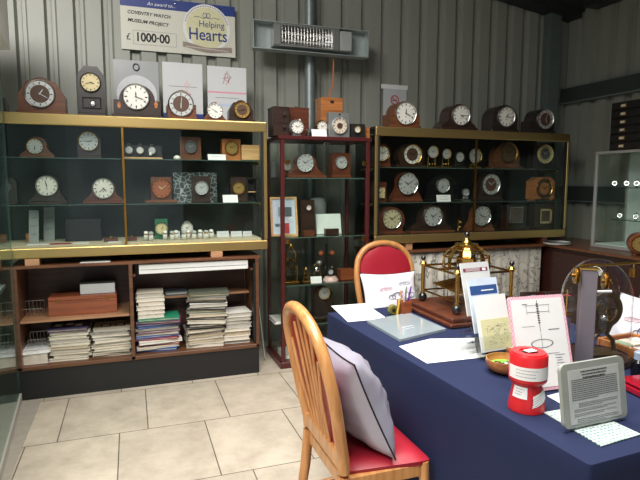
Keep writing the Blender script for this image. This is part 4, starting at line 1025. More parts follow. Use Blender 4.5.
# ---- rolling ball brass clock
KX, KY = 1.67, 2.37
t = thing('wooden_plinth', 'square red mahogany plinth under the brass rolling ball clock', 'plinth', (KX, KY, TZ+.0015))
MB().box((0, 0, .010), (.50, .50, .020), W_RED, ch=.004).build('skirt', t); MB().box((0, 0, .032), (.46, .46, .024), W_RED, ch=.005).build('top', t)
PZ = TZ+.0015+.044
k_ = thing('rolling_ball_clock', 'brass rolling ball clock with four pillars and a domed skeleton top', 'clock', (KX, KY, PZ))
s = .163
for sx in (-1, 1):
    for sy in (-1, 1):
        MB().ball((sx*s, sy*s, .024), .024, BLACKG, 18).build('ball_foot', k_)
        p_ = MB().lathe([(.0001, .046), (.012, .046), (.010, .055), (.010, .195), (.016, .20), (.019, .212), (.010, .222), (.005, .228), (.0001, .229)], BRASS, Matrix.Translation((sx*s, sy*s, 0)), 18).build('pillar', k_)
        MB().ball((sx*s, sy*s, .240), .0135, BLACKG, 14).build('finial', k_)
for z, rr in ((.062, .005), (.20, .006)):
    for a, b in (((-s, -s), (s, -s)), ((s, -s), (s, s)), ((s, s), (-s, s)), ((-s, s), (-s, -s))):
        MB().cyl((a[0], a[1], z), (b[0], b[1], z), rr, BRASS, 8).build('cross_rod', k_)
m = Matrix.Translation((0, 0, .115)) @ Matrix.Rotation(R(-8), 4, 'Y') @ Matrix.Rotation(R(3), 4, 'X')
tp = MB().box((0, 0, 0), (.25, .25, .006), BRASS_OLD, m, ch=.002).build('tilting_plate', k_)
mb = MB()
for q in range(11): mb.box((0, -.1+.02*q, .004), (.22, .003, .002), BRASS, m @ Matrix.Rotation(R(12 if q % 2 else -12), 4, 'Z'))
mb.build('track', tp)
MB().cyl((0, 0, .0), (0, 0, .112), .008, BRASS, 12).build('spindle', k_)
# top works: dome of hoops, plates and dials
for z, r0 in ((.205, .125), (.262, .121), (.30, .088)):
    MB().lathe([(r0-.012, z), (r0, z), (r0, z+.006), (r0-.012, z+.006)], BRASS, None, 40, closed=True, smooth=False).build('hoop', k_)
for q in range(8):
    a = q*PI/4+.2; mb = MB(); vs = []; fs = []; ca, sa = math.cos(a), math.sin(a)
    crv = ((.120, .205), (.124, .235), (.118, .265), (.100, .292), (.070, .315), (.030, .330))
    for i, (r_, z_) in enumerate(crv):
        hw_ = .019*(1 if i < 4 else .7)*(1 if q % 2 else .55)
        for (dw, dr_) in ((-hw_, 0), (hw_, 0), (hw_, -.004), (-hw_, -.004)): vs.append(((r_+dr_)*ca-dw*sa, (r_+dr_)*sa+dw*ca, z_+dr_*.5))
    for i in range(len(crv)-1):
        for k in range(4): fs.append((i*4+k, i*4+(k+1) % 4, i*4+4+(k+1) % 4, i*4+4+k))
    fs += [(3, 2, 1, 0), tuple(len(vs)-4+k for k in range(4))]
    mb.add(vs, fs, BRASS, smooth=False); mb.build('rib', k_)
for q in range(4):
    a = q*PI/2-PI/2-.6; m = Matrix.Rotation(a+PI/2, 4, 'Z') @ Matrix.Translation((0, -.112, .232)) @ FACE
    d_ = MB().lathe([(.0001, .004), (.036, .004), (.042, .008), (.045, 0)], BRASS, m, 28).build('dial', k_)
    MB().lathe([(.018, .0045), (.018, .006), (.031, .006), (.031, .0045)], BRASS_OLD, m, 28, closed=True).build('chapter_ring', d_)
MB().box((0, 0, .203), (.30, .05, .006), BRASS).build('bridge', k_)
MB().box((0, 0, .203), (.05, .30, .005), BRASS).build('bridge', k_)
MB().lathe([(.045, .20), (.05, .21), (.05, .26), (.045, .262), (.0001, .262)], BRASS_OLD, None, 24).build('drum', k_)
MB().lathe([(.0001, .322), (.062, .322), (.062, .331), (.035, .334), (.020, .344), (.014, .362), (.0001, .366)], BRASS, None, 24).build('cap', k_)
MB().ball((0, 0, .379), .0155, BLACKG, 16).build('top_finial', k_)

# ---- brochure holder
H0 = at(478, 362, 2, TZ)
t = thing('brochure_holder', 'clear acrylic three-tier leaflet holder on the blue table', 'holder', (1.365, 1.775, TZ), R(5))
for j, (yy, hh) in enumerate(((-.06, .03), (-.005, .09), (.05, .15))):
    m = Matrix.Translation((0, yy, .005)) @ Matrix.Rotation(R(-16), 4, 'X')
    tier = MB().box((0, .012, (hh+.11)/2), (.18, .003, hh+.11), ACRYL, m).box((0, -.022, .035+hh*.5), (.18, .003, .07), ACRYL, m)
    for sx in (-1, 1): tier.box((sx*.0885, -.005, hh*.5+.035), (.003, .034, .07), ACRYL, m)
    tier.box((0, -.005, hh*.5), (.17, .034, .003), ACRYL, m); tier.build('tier', t)
MB().box((0, .02, .0025), (.19, .24, .005), ACRYL).build('base', t)
def brochure(label, yy, z, w, h, cover, deco):
    o = thing('brochure', label, 'brochure', (t.location.x, t.location.y+yy, z), R(5), 'brochures in the acrylic holder')
    m = Matrix.Rotation(R(-16), 4, 'X')
    MB().box((0, 0, h/2), (w, .006, h), PAPER, m, ch=.001).build('pages', o)
    MB().box((0, -.0036, h/2), (w, .0012, h), cover, m).build('cover', o)
    deco(o, m, w, h)
def deco1(o, m, w, h):
    mb = MB(); mb.box((0, -.0046, h*.86), (w*.86, .0008, h*.07), plain('maroon print', (120, 50, 66), .5), m); mb.box((w*.3, -.0052, h*.86), (w*.12, .0006, h*.05), PAPER, m)
    for q in range(5): mb.box((-w*.1+w*.0*q, -.0052, h*.86+(q-2)*h*.012), (w*.5, .0004, h*.004), PAPER, m)
    mb.build('title_band', o)
def deco2(o, m, w, h):
    mb = MB(); mb.box((0, -.0046, h*.78), (w*.9, .0008, h*.17), plain('blue print', (44, 76, 130), .5), m); mb.box((w*.12, -.0052, h*.77), (w*.42, .0004, h*.02), PAPER, m); mb.build('title_band', o)
def deco3(o, m, w, h):
    mb = MB(); mb.box((w*.03, -.0046, h*.30), (w*.90, .0008, h*.54), plain('sepia print', (216, 212, 166), .6), m)
    mb.build('printed_panel', o); mb = MB()
    random.seed(3)
    for q in range(46):
        L = random.uniform(.006, .022); a = random.choice((0, 90, 25, -25)); mb.box((0, 0, 0), (L, .0004, .0012), INKG, m @ Matrix.Translation((w*random.uniform(-.3, .36), -.0052, h*random.uniform(.1, .46))) @ Matrix.Rotation(R(a), 4, 'Y'))
    mb.build('illustration', o)
brochure('brochure with a maroon title strip in the rear tier of the acrylic holder', .05-.008, TZ+.150, .150, .22, PAPERG, deco1)
brochure('brochure with a dark blue title band in the middle tier of the acrylic holder', -.005-.008, TZ+.092, .155, .22, plain('pale blue print', (200, 212, 226), .6), deco2)
brochure('white brochure with a yellowish building drawing in the front tier', -.06-.008, TZ+.030, .162, .222, PAPER, deco3)

# ---- bowls
def bowl(label, x, y, r, h, fill, content):
    t = thing('wooden_bowl', label, 'bowl', (x, y, TZ))
    MB().lathe([(.0001, 0), (r*.6, 0), (r*.9, h*.3), (r, h*.7), (r*.98, h), (r*.93, h), (r*.92, h*.7), (r*.8, h*.35), (r*.5, h*.2), (.0001, h*.18)], wood('bowl wood', (156, 96, 48), (190, 126, 72)), None, 40).build('bowl', t)
    MB().lathe([(.0001, h*.5), (r*.86, h*.5), (r*.88, h*.42)], fill, None, 32).build('lining', t); return t
b1 = bowl('wooden bowl lined with green holding dark badges beside the red tin', 1.292, 1.565, .074, .05, plain('lime felt', (112, 190, 60), .7), 1)
bowl('smaller wooden bowl half hidden behind the pink framed diagram', 1.462, 1.70, .055, .04, plain('cream felt', (220, 200, 160), .7), 0)
random.seed(5)
for q, (dx, dy, col, nm) in enumerate(((.0, .0, BLACKG, 'black badge at the centre of the green-lined bowl'), (.026, .010, plain('dark green enamel', (30, 96, 40), .3), 'dark green badge right of the black one in the bowl'), (-.02, .022, BLACKG, 'black badge at the back of the green-lined bowl'), (.012, -.03, plain('leaf enamel', (60, 150, 60), .3), 'leaf green badge at the front of the bowl'))):
    o = thing('badge', nm, 'badge', (1.292+dx, 1.565+dy, TZ+.0262+.0), R(40*q)); MB().lathe([(.0001, .006), (.012, .006), (.015, .003), (.015, 0), (.0001, 0)], col, None, 20).build('disc', o); MB().lathe([(.0001, .0068), (.006, .0068), (.007, .005)], WHITE if q == 0 else BRASS, None, 12).build('emblem', o)

# ---- pink framed diagram
P0 = at(523, 396, 2, TZ); P1 = at(577, 389, 2, TZ); w = (P1-P0).length+.012
t = thing('framed_diagram', 'pink gingham framed diagram sheet propped behind the red tin', 'sign', ((P0.x+P1.x)/2, (P0.y+P1.y)/2+.01, TZ+.004), math.atan2(P1.y-P0.y, P1.x-P0.x))
h = .318; m = Matrix.Rotation(R(-16), 4, 'X')
def gingham():
    m_, t_, b = nt('pink gingham'); g = t_.nodes.new('ShaderNodeTexCoord'); c = t_.nodes.new('ShaderNodeTexChecker'); c.inputs['Scale'].default_value = 170; c.inputs[1].default_value = lin((224, 150, 172)); c.inputs[2].default_value = lin((238, 206, 214))
    t_.links.new(g.outputs['Object'], c.inputs[0]); t_.links.new(c.outputs[0], b.inputs['Base Color']); b.inputs['Roughness'].default_value = .6; return m_
mb = MB(); GG = gingham(); mb.prism([(x, z) for x, z in (arc(w/2-.012, h-.012, .012, .012, 0, 90, 4)+arc(-w/2+.012, h-.012, .012, .012, 90, 180, 4)+[(-w/2, 0), (w/2, 0)])], .003, -.001, GG, m); mb.build('border', t)
MB().box((0, -.0018, h/2), (w-.022, .001, h-.022), PAPER, m).build('sheet', t)
mb = MB(); r1 = random.Random(2)
def ln(x, z, L, a=0, wd=.0012, mt=INKG): mb.box((0, 0, 0), (L, .0005, wd), mt, m @ Matrix.Translation((x, -.0027, z)) @ Matrix.Rotation(R(a), 4, 'Y'))
ln(0, .292, .02, 90, .0016, INK); ln(0, .24, .09, 90, .0016, INK); ln(0, .285, .10); ln(-.045, .27, .03, 90); ln(.045, .27, .03, 90); ln(0, .262, .09)
for q in range(9): ln(0, .225+.008*q, .010, 0, .003, INK)
ln(-.045, .215, .05); ln(.055, .20, .045, 0, .003); ln(.0, .165, .05, 90, .0014)
for q in range(24):
    a = 2*PI*q/24; ln(.042*math.cos(a), .155+.014*math.sin(a), .0125, -math.degrees(math.atan2(.014*math.cos(a), -.042*math.sin(a))), .0014, INK)
ln(0, .10, .10, 90, .001); 
for q in range(8): ln(.06+r1.uniform(-.01, .01), .05+q*.009, r1.uniform(.02, .04), 0, .0016)
ln(-.05, .29, .02, 0, .003); ln(.04, .12, .05)
mb.build('line_drawing', t)
strut(t, .22, 16, PAPERG, .06, .006, 12)

# ---- red collecting tin
t = thing('collecting_tin', 'red two-part charity collecting tin with white labels near the cloth edge', 'collection box', (1.140, 1.280, TZ), R(-32)); t.scale = (1.05, 1.05, 1.0)
MB().lathe([(.0001, 0), (.0525, 0), (.0525, .010), (.0495, .03), (.040, .085), (.040, .088), (.0001, .088)], RED, None, 48).build('base', t)
MB().lathe([(.0001, .086), (.046, .086), (.0535, .094), (.0545, .10), (.0545, .172), (.0515, .178), (.0001, .178)], RED, None, 48).build('upper_cup', t)
def wrap(r0, z0, r1_, z1, a0, a1, mat, tilt=0):
    mb = MB(); n = 20; vs = []; fs = []
    for i in range(n+1):
        a = R(a0+(a1-a0)*i/n); dz = tilt*(i/n-.5)
        vs.append((r0*math.cos(a), r0*math.sin(a), z0+dz)); vs.append((r1_*math.cos(a), r1_*math.sin(a), z1+dz))
    for i in range(n): fs.append((2*i, 2*i+2, 2*i+3, 2*i+1))
    mb.add(vs, fs, mat, smooth=True); return mb
L1 = wrap(.0552, .106, .0552, .146, 195, 345, PAPER)
L1.build('label', t)
def arc_lines(rr, zc, a0, a1, rows_, step, seed, hh=.0014, tilt=0):
    mb = MB(); rg = random.Random(seed)
    for q in range(rows_):
        a = a0+rg.uniform(0, 5); aend = a1-rg.uniform(0, 14)
        while a < aend:
            L = rg.uniform(2.5, 6); b = a+L; rz = zc-q*step; f = (a-a0)/(a1-a0)-.5
            r_ = rr if not callable(rr) else rr(rz+tilt*f)
            n = 2; vs = []
            for i in range(n+1):
                aa = R(a+(b-a)*i/n); vs += [(r_*math.cos(aa), r_*math.sin(aa), rz+tilt*f), (r_*math.cos(aa), r_*math.sin(aa), rz+tilt*f+hh)]
            mb.add(vs, [(2*i, 2*i+2, 2*i+3, 2*i+1) for i in range(n)], INK); a = b+1.6
    return mb
arc_lines(.0556, .136, 225, 290, 3, .010, 4).build('label_print', t)
cone = lambda z: .0495-(z-.03)*(.0095/.055)+.0012
L2 = wrap(cone(.028), .028, cone(.062), .062, 265, 345, PAPER, .026); L2.build('label', t)
arc_lines(lambda z: cone(z)+.0006, .054, 272, 335, 4, .007, 9, tilt=.024).build('label_print', t)
L3 = wrap(cone(.045), .045, cone(.080), .080, 205, 262, PAPER, .0); L3.build('label', t)
arc_lines(lambda z: cone(z)+.0006, .072, 215, 255, 3, .008, 11).build('label_print', t)
mb = MB(); mb.box((0, 0, .1785), (.062, .016, .003), BLACK, Matrix.Rotation(R(10), 4, 'Z')); mb.build('coin_slot', t)
MB().lathe([(.026, .178), (.026, .1825), (.047, .1825), (.049, .178)], RED, None, 40).build('rim_ring', t)
MB().box((.004, -.002, .1835), (.032, .022, .002), PAPER, Matrix.Rotation(R(35), 4, 'Z')).build('seal', t)

# ---- stone-effect plaque
P0 = at(568, 430, 2, TZ); P1 = at(627, 417, 2, TZ)
PX = (P0+P1)/2; t = thing('plaque', 'grey stone-effect plaque of printed text standing at the front of the table', 'sign', (PX.x-.020, PX.y-.008, TZ+.009), math.atan2(P1.y-P0.y, P1.x-P0.x))
w = (P1-P0).length+.012; h = .180; m = Matrix.Rotation(R(-9), 4, 'X')
rr = .018
ol = arc(w/2-rr, h-rr, rr, rr, 0, 90, 5)+arc(-w/2+rr, h-rr, rr, rr, 90, 180, 5)+arc(-w/2+rr, rr, rr, rr, 180, 270, 5)+arc(w/2-rr, rr, rr, rr, 270, 360, 5)
STONE = plain('pale stone effect', (152, 156, 148), .45, 0, .18, 22)
MB().prism(ol, -.006, .006, STONE, m, smooth=False).build('slab', t, bevel=.002)
MB().box((0, -.0066, h*.47), (w*.80, .001, h*.84), plain('pale plaque paper', (186, 188, 184), .5), m).build('panel', t)
mb = MB(); rg = random.Random(8)
def txt_rows(z0, n, step, x0, x1, hh, mat, center=False, dens=1):
    for q in range(n):
        z = z0-q*step; xa, xb = x0, x1
        if center: k = rg.uniform(.45, .8) if q else .8; xa, xb = x0*k, x1*k
        if q == n-1 and not center: xb = x0+(x1-x0)*rg.uniform(.4, .8)
        x = xa
        while x < xb:
            L = rg.uniform(.003, .010); L = min(L, xb-x)
            mb.box((0, 0, 0), (L, .0004, hh), mat, m @ Matrix.Translation((x+L/2, -.0075, z))); x += L+.0018
txt_rows(h*.85, 3, .0085, -w*.26, w*.26, .0034, INK, True)
txt_rows(h*.735, 11, .0056, -w*.36, w*.36, .0017, INK)
txt_rows(h*.365, 3, .0048, -w*.27, w*.34, .0018, INKG); txt_rows(h*.27, 2, .0048, -w*.34, w*.32, .0018, INKG); txt_rows(h*.2, 2, .0048, -w*.34, w*.32, .0018, INKG); txt_rows(h*.12, 3, .0048, -w*.3, w*.34, .0018, INKG)
mb.build('lettering', t)
strut(t, .11, 9, STONE, .05, .012)

# ---- pillar with brass wheels and arm
t = thing('pendulum_stand', 'grey metal pillar with brass wheels and a long brass arm before the glass dome', 'instrument', (1.572, 1.478, TZ), R(-34))
GM = plain('mauve grey metal', (132, 124, 130), .35, .3, .05)
MB().box((0, .01, .008), (.08, .10, .016), W_RED, ch=.003).build('foot', t)
MB().box((0, 0, .2), (.056, .048, .368), GM, ch=.003).build('pillar', t)
MB().box((0, 0, .387), (.062, .054, .006), BRASS).build('cap', t)
for sx, zz in ((-.045, .362), (.052, .346)):
    m = Matrix.Translation((sx, -.02, zz)) @ Matrix.Rotation(R(90), 4, 'Y')
    wh_ = MB().lathe([(.0001, -.008), (.030, -.008), (.033, -.004), (.026, 0), (.033, .004), (.030, .008), (.0001, .008)], BRASS, m, 32).build('wheel', t)
    MB().cyl((sx-.012 if sx > 0 else sx+.012, -.02, zz), (sx*1.35, -.02, zz), .007, BRASS_OLD, 12).build('axle', wh_)
MB().tube([(-.03, 0, .396), (.09, .03, .400), (.20, .07, .408)], .0045, BRASS, 10).build('arm', t)
MB().cyl((.165, .060, .402), (.165, .060, .382), .002, BRASS, 6).build('hook', t)
MB().cyl((.165, .060, .352), (.165, .060, .382), .013, BRASS_OLD, 16).build('weight', t)
MB().cyl((-.062, .03, .05), (-.062, .03, .20), .016, plain('violet glass', (118, 106, 132), .2, .2), 20).build('cylinder', t)
MB().cyl((-.062, .03, .20), (-.062, .03, .206), .019, BRASS_OLD, 20).build('cylinder_cap', t)
MB().cyl((-.062, .03, .206), (-.062, .03, .30), .002, BRASS, 6).build('cord', t)
MB().cyl((-.062, .03, .0), (-.062, .03, .05), .010, BRASS_OLD, 10).build('stem', t)

# ---- dome and skeleton clock in it, wooden tray
DX, DY = 1.718, 1.570
t = thing('dome_base', 'round dark base carrying the glass dome', 'base', (DX, DY, TZ)); MB().lathe([(.0001, 0), (.136, 0), (.138, .006), (.134, .018), (.0001, .018)], W_DARK, None, 48).build('disc', t); MB().lathe([(.131, .018), (.131, .022), (.1345, .022), (.1345, .018)], BLACK, None, 48, closed=True).build('rim', t)
dz = TZ+.0185; dr = .128; dh = .385
prof = [(dr, 0), (dr, dh-.16)]+[(dr*math.cos(R(a)), dh-.16+.16*math.sin(R(a))) for a in range(10, 90, 8)]+[(.0001, dh)]
inn = [(max(.0001, x-.0025), max(0, z-.0025) if i > 1 else z) for i, (x, z) in enumerate(prof)]
mb = MB(); mb.lathe(prof, DOMEG, None, 64)
tag(mb.build('glass_dome', loc=(DX, DY, dz)), 'tall clear glass dome over the bronze skeleton clock', 'dome')
t = thing('skeleton_clock', 'dark bronze skeleton clock with round chapter ring under the glass dome', 'clock', (DX+.022, DY-.018, TZ+.0185), R(-12))
BRZ = plain('dark bronze', (96, 80, 56), .35, .5, .2, 20)
MB().box((0, 0, .008), (.12, .08, .016), BRZ, ch=.003).build('base', t)
MB().lathe([(.050, -.004), (.050, .006), (.070, .006), (.070, -.004)], BRZ, face_at(0, -.01, .185), 48, closed=True, smooth=False).build('chapter_ring', t)
for sx in (-1, 1):
    MB().tube([(sx*.055, 0, .016), (sx*.045, 0, .06), (sx*.018, 0, .085), (sx*.03, 0, .115), (sx*.045, 0, .14)], .009, BRZ, 8).build('frame_leg', t)
MB().tube([(-.03, .015, .10), (-.035, .015, .17), (0, .015, .235), (.035, .015, .17), (.03, .015, .10)], .007, BRZ, 8).build('frame_arch', t)
for (xx, zz, r_) in ((0, .18, .022), (.012, .145, .018), (-.014, .19, .016), (0, .10, .014)):
    MB().lathe([(r_*.6, 0), (r_*.6, .004), (r_, .004), (r_, 0)], BRASS, face_at(xx, .004, zz), 24, closed=True).build('gear', t)
MB().box((0, .004, .185), (.11, .004, .006), BRZ).build('cross_arm', t); MB().ball((0, -.004, .15), .014, CHROME, 14).build('bob', t)
MB().tube([(-.060, -.03, .262), (.004, -.03, .262)], .006, WHITE, 8).build('white_rod', t)
# wooden tray of trinkets at right
t = thing('wooden_tray', 'open pale wooden tray of green-edged notes at the right edge of the table', 'tray', (1.967, 1.56, TZ), R(3))
hw, hd = .098, .12
MB().box((0, 0, .005), (2*hw, 2*hd, .01), W_ORANGE).build('bottom', t)
for (c_, d_) in (((0, -hd, .021), (2*hw+.016, .014, .042)), ((0, hd, .021), (2*hw+.016, .014, .042)), ((-hw, 0, .021), (.014, 2*hd-.016, .042)), ((hw, 0, .021), (.014, 2*hd-.016, .042))): MB().box(c_, d_, W_ORANGE, ch=.002).build('side', t)
rg = random.Random(4)
sp = ((-.058, .05), (-.058, -.05), (.0, .05), (.0, -.05), (.058, .05), (.058, -.05))
for q, (a, b) in enumerate(sp):
    nm = ('rearmost left', 'front left', 'back centre', 'front centre', 'back right', 'front right')[q]
    ca, sa = math.cos(R(3)), math.sin(R(3))
    o = tag(MB().box((0, 0, .012), (.048, .078, .024), (plain('sage paper', (150, 172, 140), .6), PAPERG, CREAM)[q % 3], Matrix.Rotation(R(0), 4, 'X'), ch=.002).build('note_pad', loc=(1.967+a*ca-b*sa, 1.56+a*sa+b*ca, TZ+.0102), rot=R(3+rg.uniform(-5, 5))), 'small pad of paper in the wooden tray, '+nm, 'notepad')
    o['group'] = 'pads in the wooden tray'
# black stapler-like box, red plastic case
t = thing('black_bottle', 'small black bottle with pale blue cap at the right photo edge', 'bottle', (1.725, 1.375, TZ))
MB().lathe([(.0001, 0), (.024, 0), (.026, .004), (.026, .05), (.018, .06), (.0001, .06)], BLACKG, None, 28).build('body', t)
MB().lathe([(.0001, .06), (.017, .06), (.017, .085), (.014, .088), (.0001, .088)], plain('pale blue plastic', (150, 170, 190), .4), None, 24).build('cap', t)
t = thing('red_case', 'glossy translucent red plastic case right of the plaque', 'case', (1.625, 1.245, TZ), R(-8))
RT_ = plain('deep red gloss plastic', (150, 16, 36), .15, 0, .1, coat=.8)
MB().box((0, 0, .012), (.16, .12, .024), RT_, ch=.005).build('tray', t); MB().box((0, 0, .032), (.155, .115, .014), RT_, ch=.005).build('lid', t)
MB().box((-.02, -.061, .022), (.03, .004, .012), BLACK, ch=.001).build('clasp', t)
# far right corner black frame box
t = thing('side_table', 'small dark side table behind the blue-clothed table, carrying the dark tray', 'table', (2.36, 2.46, 0))
MB().box((0, 0, .738), (.44, .34, .026), W_DARK, ch=.004).build('tabletop', t)
for sx in (-1, 1):
    for sy in (-1, 1): MB().box((sx*.19, sy*.14, .3625), (.035, .035, .725), W_DARK).build('leg', t)
t = thing('sample_tray', 'black-framed tray of coloured slips at the far right corner of the table', 'tray', (2.345, 2.48, TZ), R(-12))
for (c_, d_) in (((0, -.07, .018), (.30, .012, .036)), ((0, .07, .018), (.30, .012, .036)), ((-.145, 0, .018), (.012, .126, .036)), ((.145, 0, .018), (.012, .126, .036)), ((0, 0, .018), (.010, .126, .030))): MB().box(c_, d_, W_DARK, ch=.001).build('side', t)
MB().box((0, 0, .003), (.29, .14, .006), BLACK).build('bottom', t)
for q in range(6):
    a = -.115+q*.046+(.012 if q > 2 else -.012)
    o = tag(MB().box((0, 0, .008), (.034, .09, .016), (PAPERG, C(120, 140, 150), C(170, 60, 60))[q % 3], ch=.001).build('slip_stack', loc=(2.345+a*.978, 2.48-a*.208, TZ+.0065), rot=R(-12)), ('pale grey', 'slate blue', 'dull red')[q % 3]+' slips in the %s bay of the dark tray' % ('left' if q < 3 else 'right'), 'slips'); o['group'] = 'slips in the dark tray'

# ================================================================== CHAIRS
def make_chair(label, loc, rz):
    t = thing('dining_chair', label, 'chair', loc, rz, 'red vinyl beech chairs')
    hw = .195
    # bent arch back: feet -> arch -> feet
    left = [(-.185, .245, 0), (-.185, .20, .25), (-.190, .182, .46), (-.208, .205, .60), (-.222, .232, .74), (-.212, .256, .85)]
    topa = [(-.19, .268, .91), (-.14, .280, .962), (-.075, .287, .990), (0, .289, 1.0)]
    path = left+topa+[(-x, y, z) for x, y, z in reversed(left[:]+topa[:-1])]
    # smooth by subdividing with catmull-rom
    def cat(P, n=4):
        out = []
        for i in range(len(P)-1):
            p0 = Vector(P[max(i-1, 0)]); p1 = Vector(P[i]); p2 = Vector(P[i+1]); p3 = Vector(P[min(i+2, len(P)-1)])
            for k in range(n):
                s = k/n; out.append(.5*((2*p1)+(-p0+p2)*s+(2*p0-5*p1+4*p2-p3)*s*s+(-p0+3*p1-3*p2+p3)*s**3))
        out.append(Vector(P[-1])); return out
    full = cat(path)
    legs = [p for p in full if p.z < .44]
    arch_ = [p for p in full if p.z >= .43]
    MB().tube(arch_, .0215, W_CHAIR, 14, sq=1).build('back_frame', t)
    for s in (-1, 1):
        lg = [(s*.185, .25, 0), (s*.185, .222, .15), (s*.186, .198, .3), (s*.189, .184, .445)]
        MB().tube(lg, [.016, .019, .021, .0215], W_CHAIR, 12).build('leg', t)
        MB().tube([(s*.19, -.148, 0), (s*.19, -.142, .25), (s*.185, -.134, .445)], [.014, .018, .02], W_CHAIR, 12).build('leg', t)
        MB().box((s*.185, .022, .415), (.022, .29, .05), W_CHAIR, ch=.004).build('seat_rail', t)
        MB().cyl((s*.186, .205, .20), (s*.19, -.14, .22), .009, W_CHAIR, 10).build('stretcher', t)
    MB().box((0, -.142, .415), (.34, .022, .05), W_CHAIR, ch=.004).build('seat_rail', t)
    MB().box((0, .178, .42), (.34, .022, .05), W_CHAIR, ch=.004).build('seat_rail', t)
    MB().cyl((-.19, .02, .212), (.19, .02, .212), .009, W_CHAIR, 10).build('stretcher', t)
    # lower back rail
    MB().box((0, .190, .495), (.365, .022, .055), W_CHAIR, ch=.004).build('back_rail', t)
    # spindles fanning out
    for q in range(6):
        u = (q-2.5)/2.5; xb = u*.085; xt = u*.155; zt = .985-.10*u*u*1.25
        MB().tube([(xb, .192, .518), ((xb+xt)/2, .238, (zt+.55)/2), (xt, .283-.02*abs(u), zt-.012)], .0065, W_CHAIR, 8).build('spindle', t)
    # padded back (front side), follows the arch
    mb = MB(); vs = []; fs = []; n = 14; mrow = 12
    def wid(z): 
        if z < .80: return .168+.03*(z-.56)/.24
        return .198*math.sqrt(max(0, 1-((z-.80)/.178)**2.2))
    for side, off in ((0, -.034), (1, -.010)):
        for i in range(n+1):
            z = .522+(.974-.522)*i/n; yb = .192+(z-.50)*.195
            for k in range(mrow+1):
                u = -1+2*k/mrow; wz = wid(z)
                bulge = .012*(1-u**4)*(1-(2*(i/n)-1)**6) if side == 0 else 0
                vs.append((u*wz, yb+off-bulge, z))
    N = (n+1)*(mrow+1)
    for i in range(n):
        for k in range(mrow):
            a = i*(mrow+1)+k; fs.append((a, a+1, a+mrow+2, a+mrow+1)); fs.append((N+a, N+a+mrow+1, N+a+mrow+2, N+a+1))
    for i in range(n):
        for k in (0, mrow):
            a = i*(mrow+1)+k; q_ = [a, a+mrow+1, N+a+mrow+1, N+a]; fs.append(q_ if k == 0 else q_[::-1])
    for k in range(mrow):
        fs.append((k, N+k, N+k+1, k+1)); a = n*(mrow+1)+k; fs.append((a, a+1, N+a+1, N+a))
    mb.add(vs, fs, REDV, smooth=True); mb.build('back_pad', t)
    # seat cushion
    mb = MB(); vs = []; fs = []; n = 16
    for i in range(n+1):
        for k in range(n+1):
            u = -1+2*i/n; v = -1+2*k/n; ww = .205-.028*(v+1)/2
            ru = abs(u)**10; rv = abs(v)**10
            vs.append((u*ww*(1-.03*rv), v*.163*(1-.03*ru)+.008, .452+.026*(1-u**6)*(1-v**6)))
    for i in range(n):
        for k in range(n): a = i*(n+1)+k; fs.append((a, a+n+1, a+n+2, a+1))
    N = len(vs); edge_ = [i*(n+1) for i in range(n+1)]+[n*(n+1)+k for k in range(1, n+1)]+[i*(n+1)+n for i in range(n-1, -1, -1)]+[k for k in range(n-1, 0, -1)]
    low = [(vs[e][0]*.99, vs[e][1]*.99, .436) for e in edge_]; vs += low; E = len(edge_)
    for i in range(E): fs.append((edge_[i], N+i, N+(i+1) % E, edge_[(i+1) % E])[::-1])
    fs.append([N+i for i in range(E)][::-1])
    mb.add(vs, fs, REDV, smooth=True); mb.build('seat', t)
    return t
ch1 = make_chair('red vinyl beech chair nearest the camera, back turned, with a silver cushion', (.838, 1.785, 0), R(90))
ch2 = copy_tree(ch1, (1.75, 3.28, 0), R(-4), 'red vinyl beech chair beyond the far end of the blue table, facing the camera')
ch3 = copy_tree(ch1, (2.47, 1.93, 0), R(-88), 'red vinyl beech chair tucked at the right side of the table, at the photo edge')

def cushion(label, W, H, T, mat, pipe, loc, mtx, name='cushion', deco=None):
    """pillow standing in its local XZ plane"""
    t = thing(name, label, 'cushion', loc, 0)
    n = 22; vs = []; fs = []
    def P(u, v, s):
        pin = 1-.10*(1-abs(v)**2)*abs(u)**3; pin2 = 1-.10*(1-abs(u)**2)*abs(v)**3
        th = T/2*((1-abs(u)**2.6)*(1-abs(v)**2.6))**.55
        wr = .010*math.sin(u*9+v*5)*(1-u*u)*(1-v*v)+.004*math.sin(v*17-u*6)*(1-u*u)
        return (u*W/2*pin, s*(th+wr*(1 if th > .01 else 0)), H/2+v*H/2*pin2)
    for s in (-1, 1):
        for i in range(n+1):
            for k in range(n+1): vs.append(mtx @ Vector(P(-1+2*i/n, -1+2*k/n, s)))
    N = (n+1)**2
    for i in range(n):
        for k in range(n):
            a = i*(n+1)+k; fs.append((a, a+n+1, a+n+2, a+1)); fs.append((N+a, N+a+1, N+a+n+2, N+a+n+1))
    MB().add(vs, fs, mat, smooth=True).build('cover', t)
    pts = []
    for (a, b, c, d) in ((-1, -1, 1, -1), (1, -1, 1, 1), (1, 1, -1, 1), (-1, 1, -1, -1)):
        for i in range(12):
            f = i/12; pts.append(mtx @ Vector(P(a+(c-a)*f, b+(d-b)*f, 1)))
    MB().tube(pts, .0032, pipe, 6, closed=True).build('piping', t)
    if deco: deco(t, mtx, P)
    return t
SAT = plain('silver satin', (172, 170, 184), .36, .25, .08, 9)
LIN = plain('white cotton', (232, 230, 236), .8, 0, .03)
m = Matrix.Rotation(R(90), 4, 'Z') @ Matrix.Rotation(R(-22), 4, 'X')
cushion('silver satin cushion with dark piping propped on the nearest red chair', .40, .40, .185, SAT, BLACK, (.850, 1.785, .476), Matrix.Rotation(R(90), 4, 'Z') @ Matrix.Rotation(R(-24), 4, 'X'))
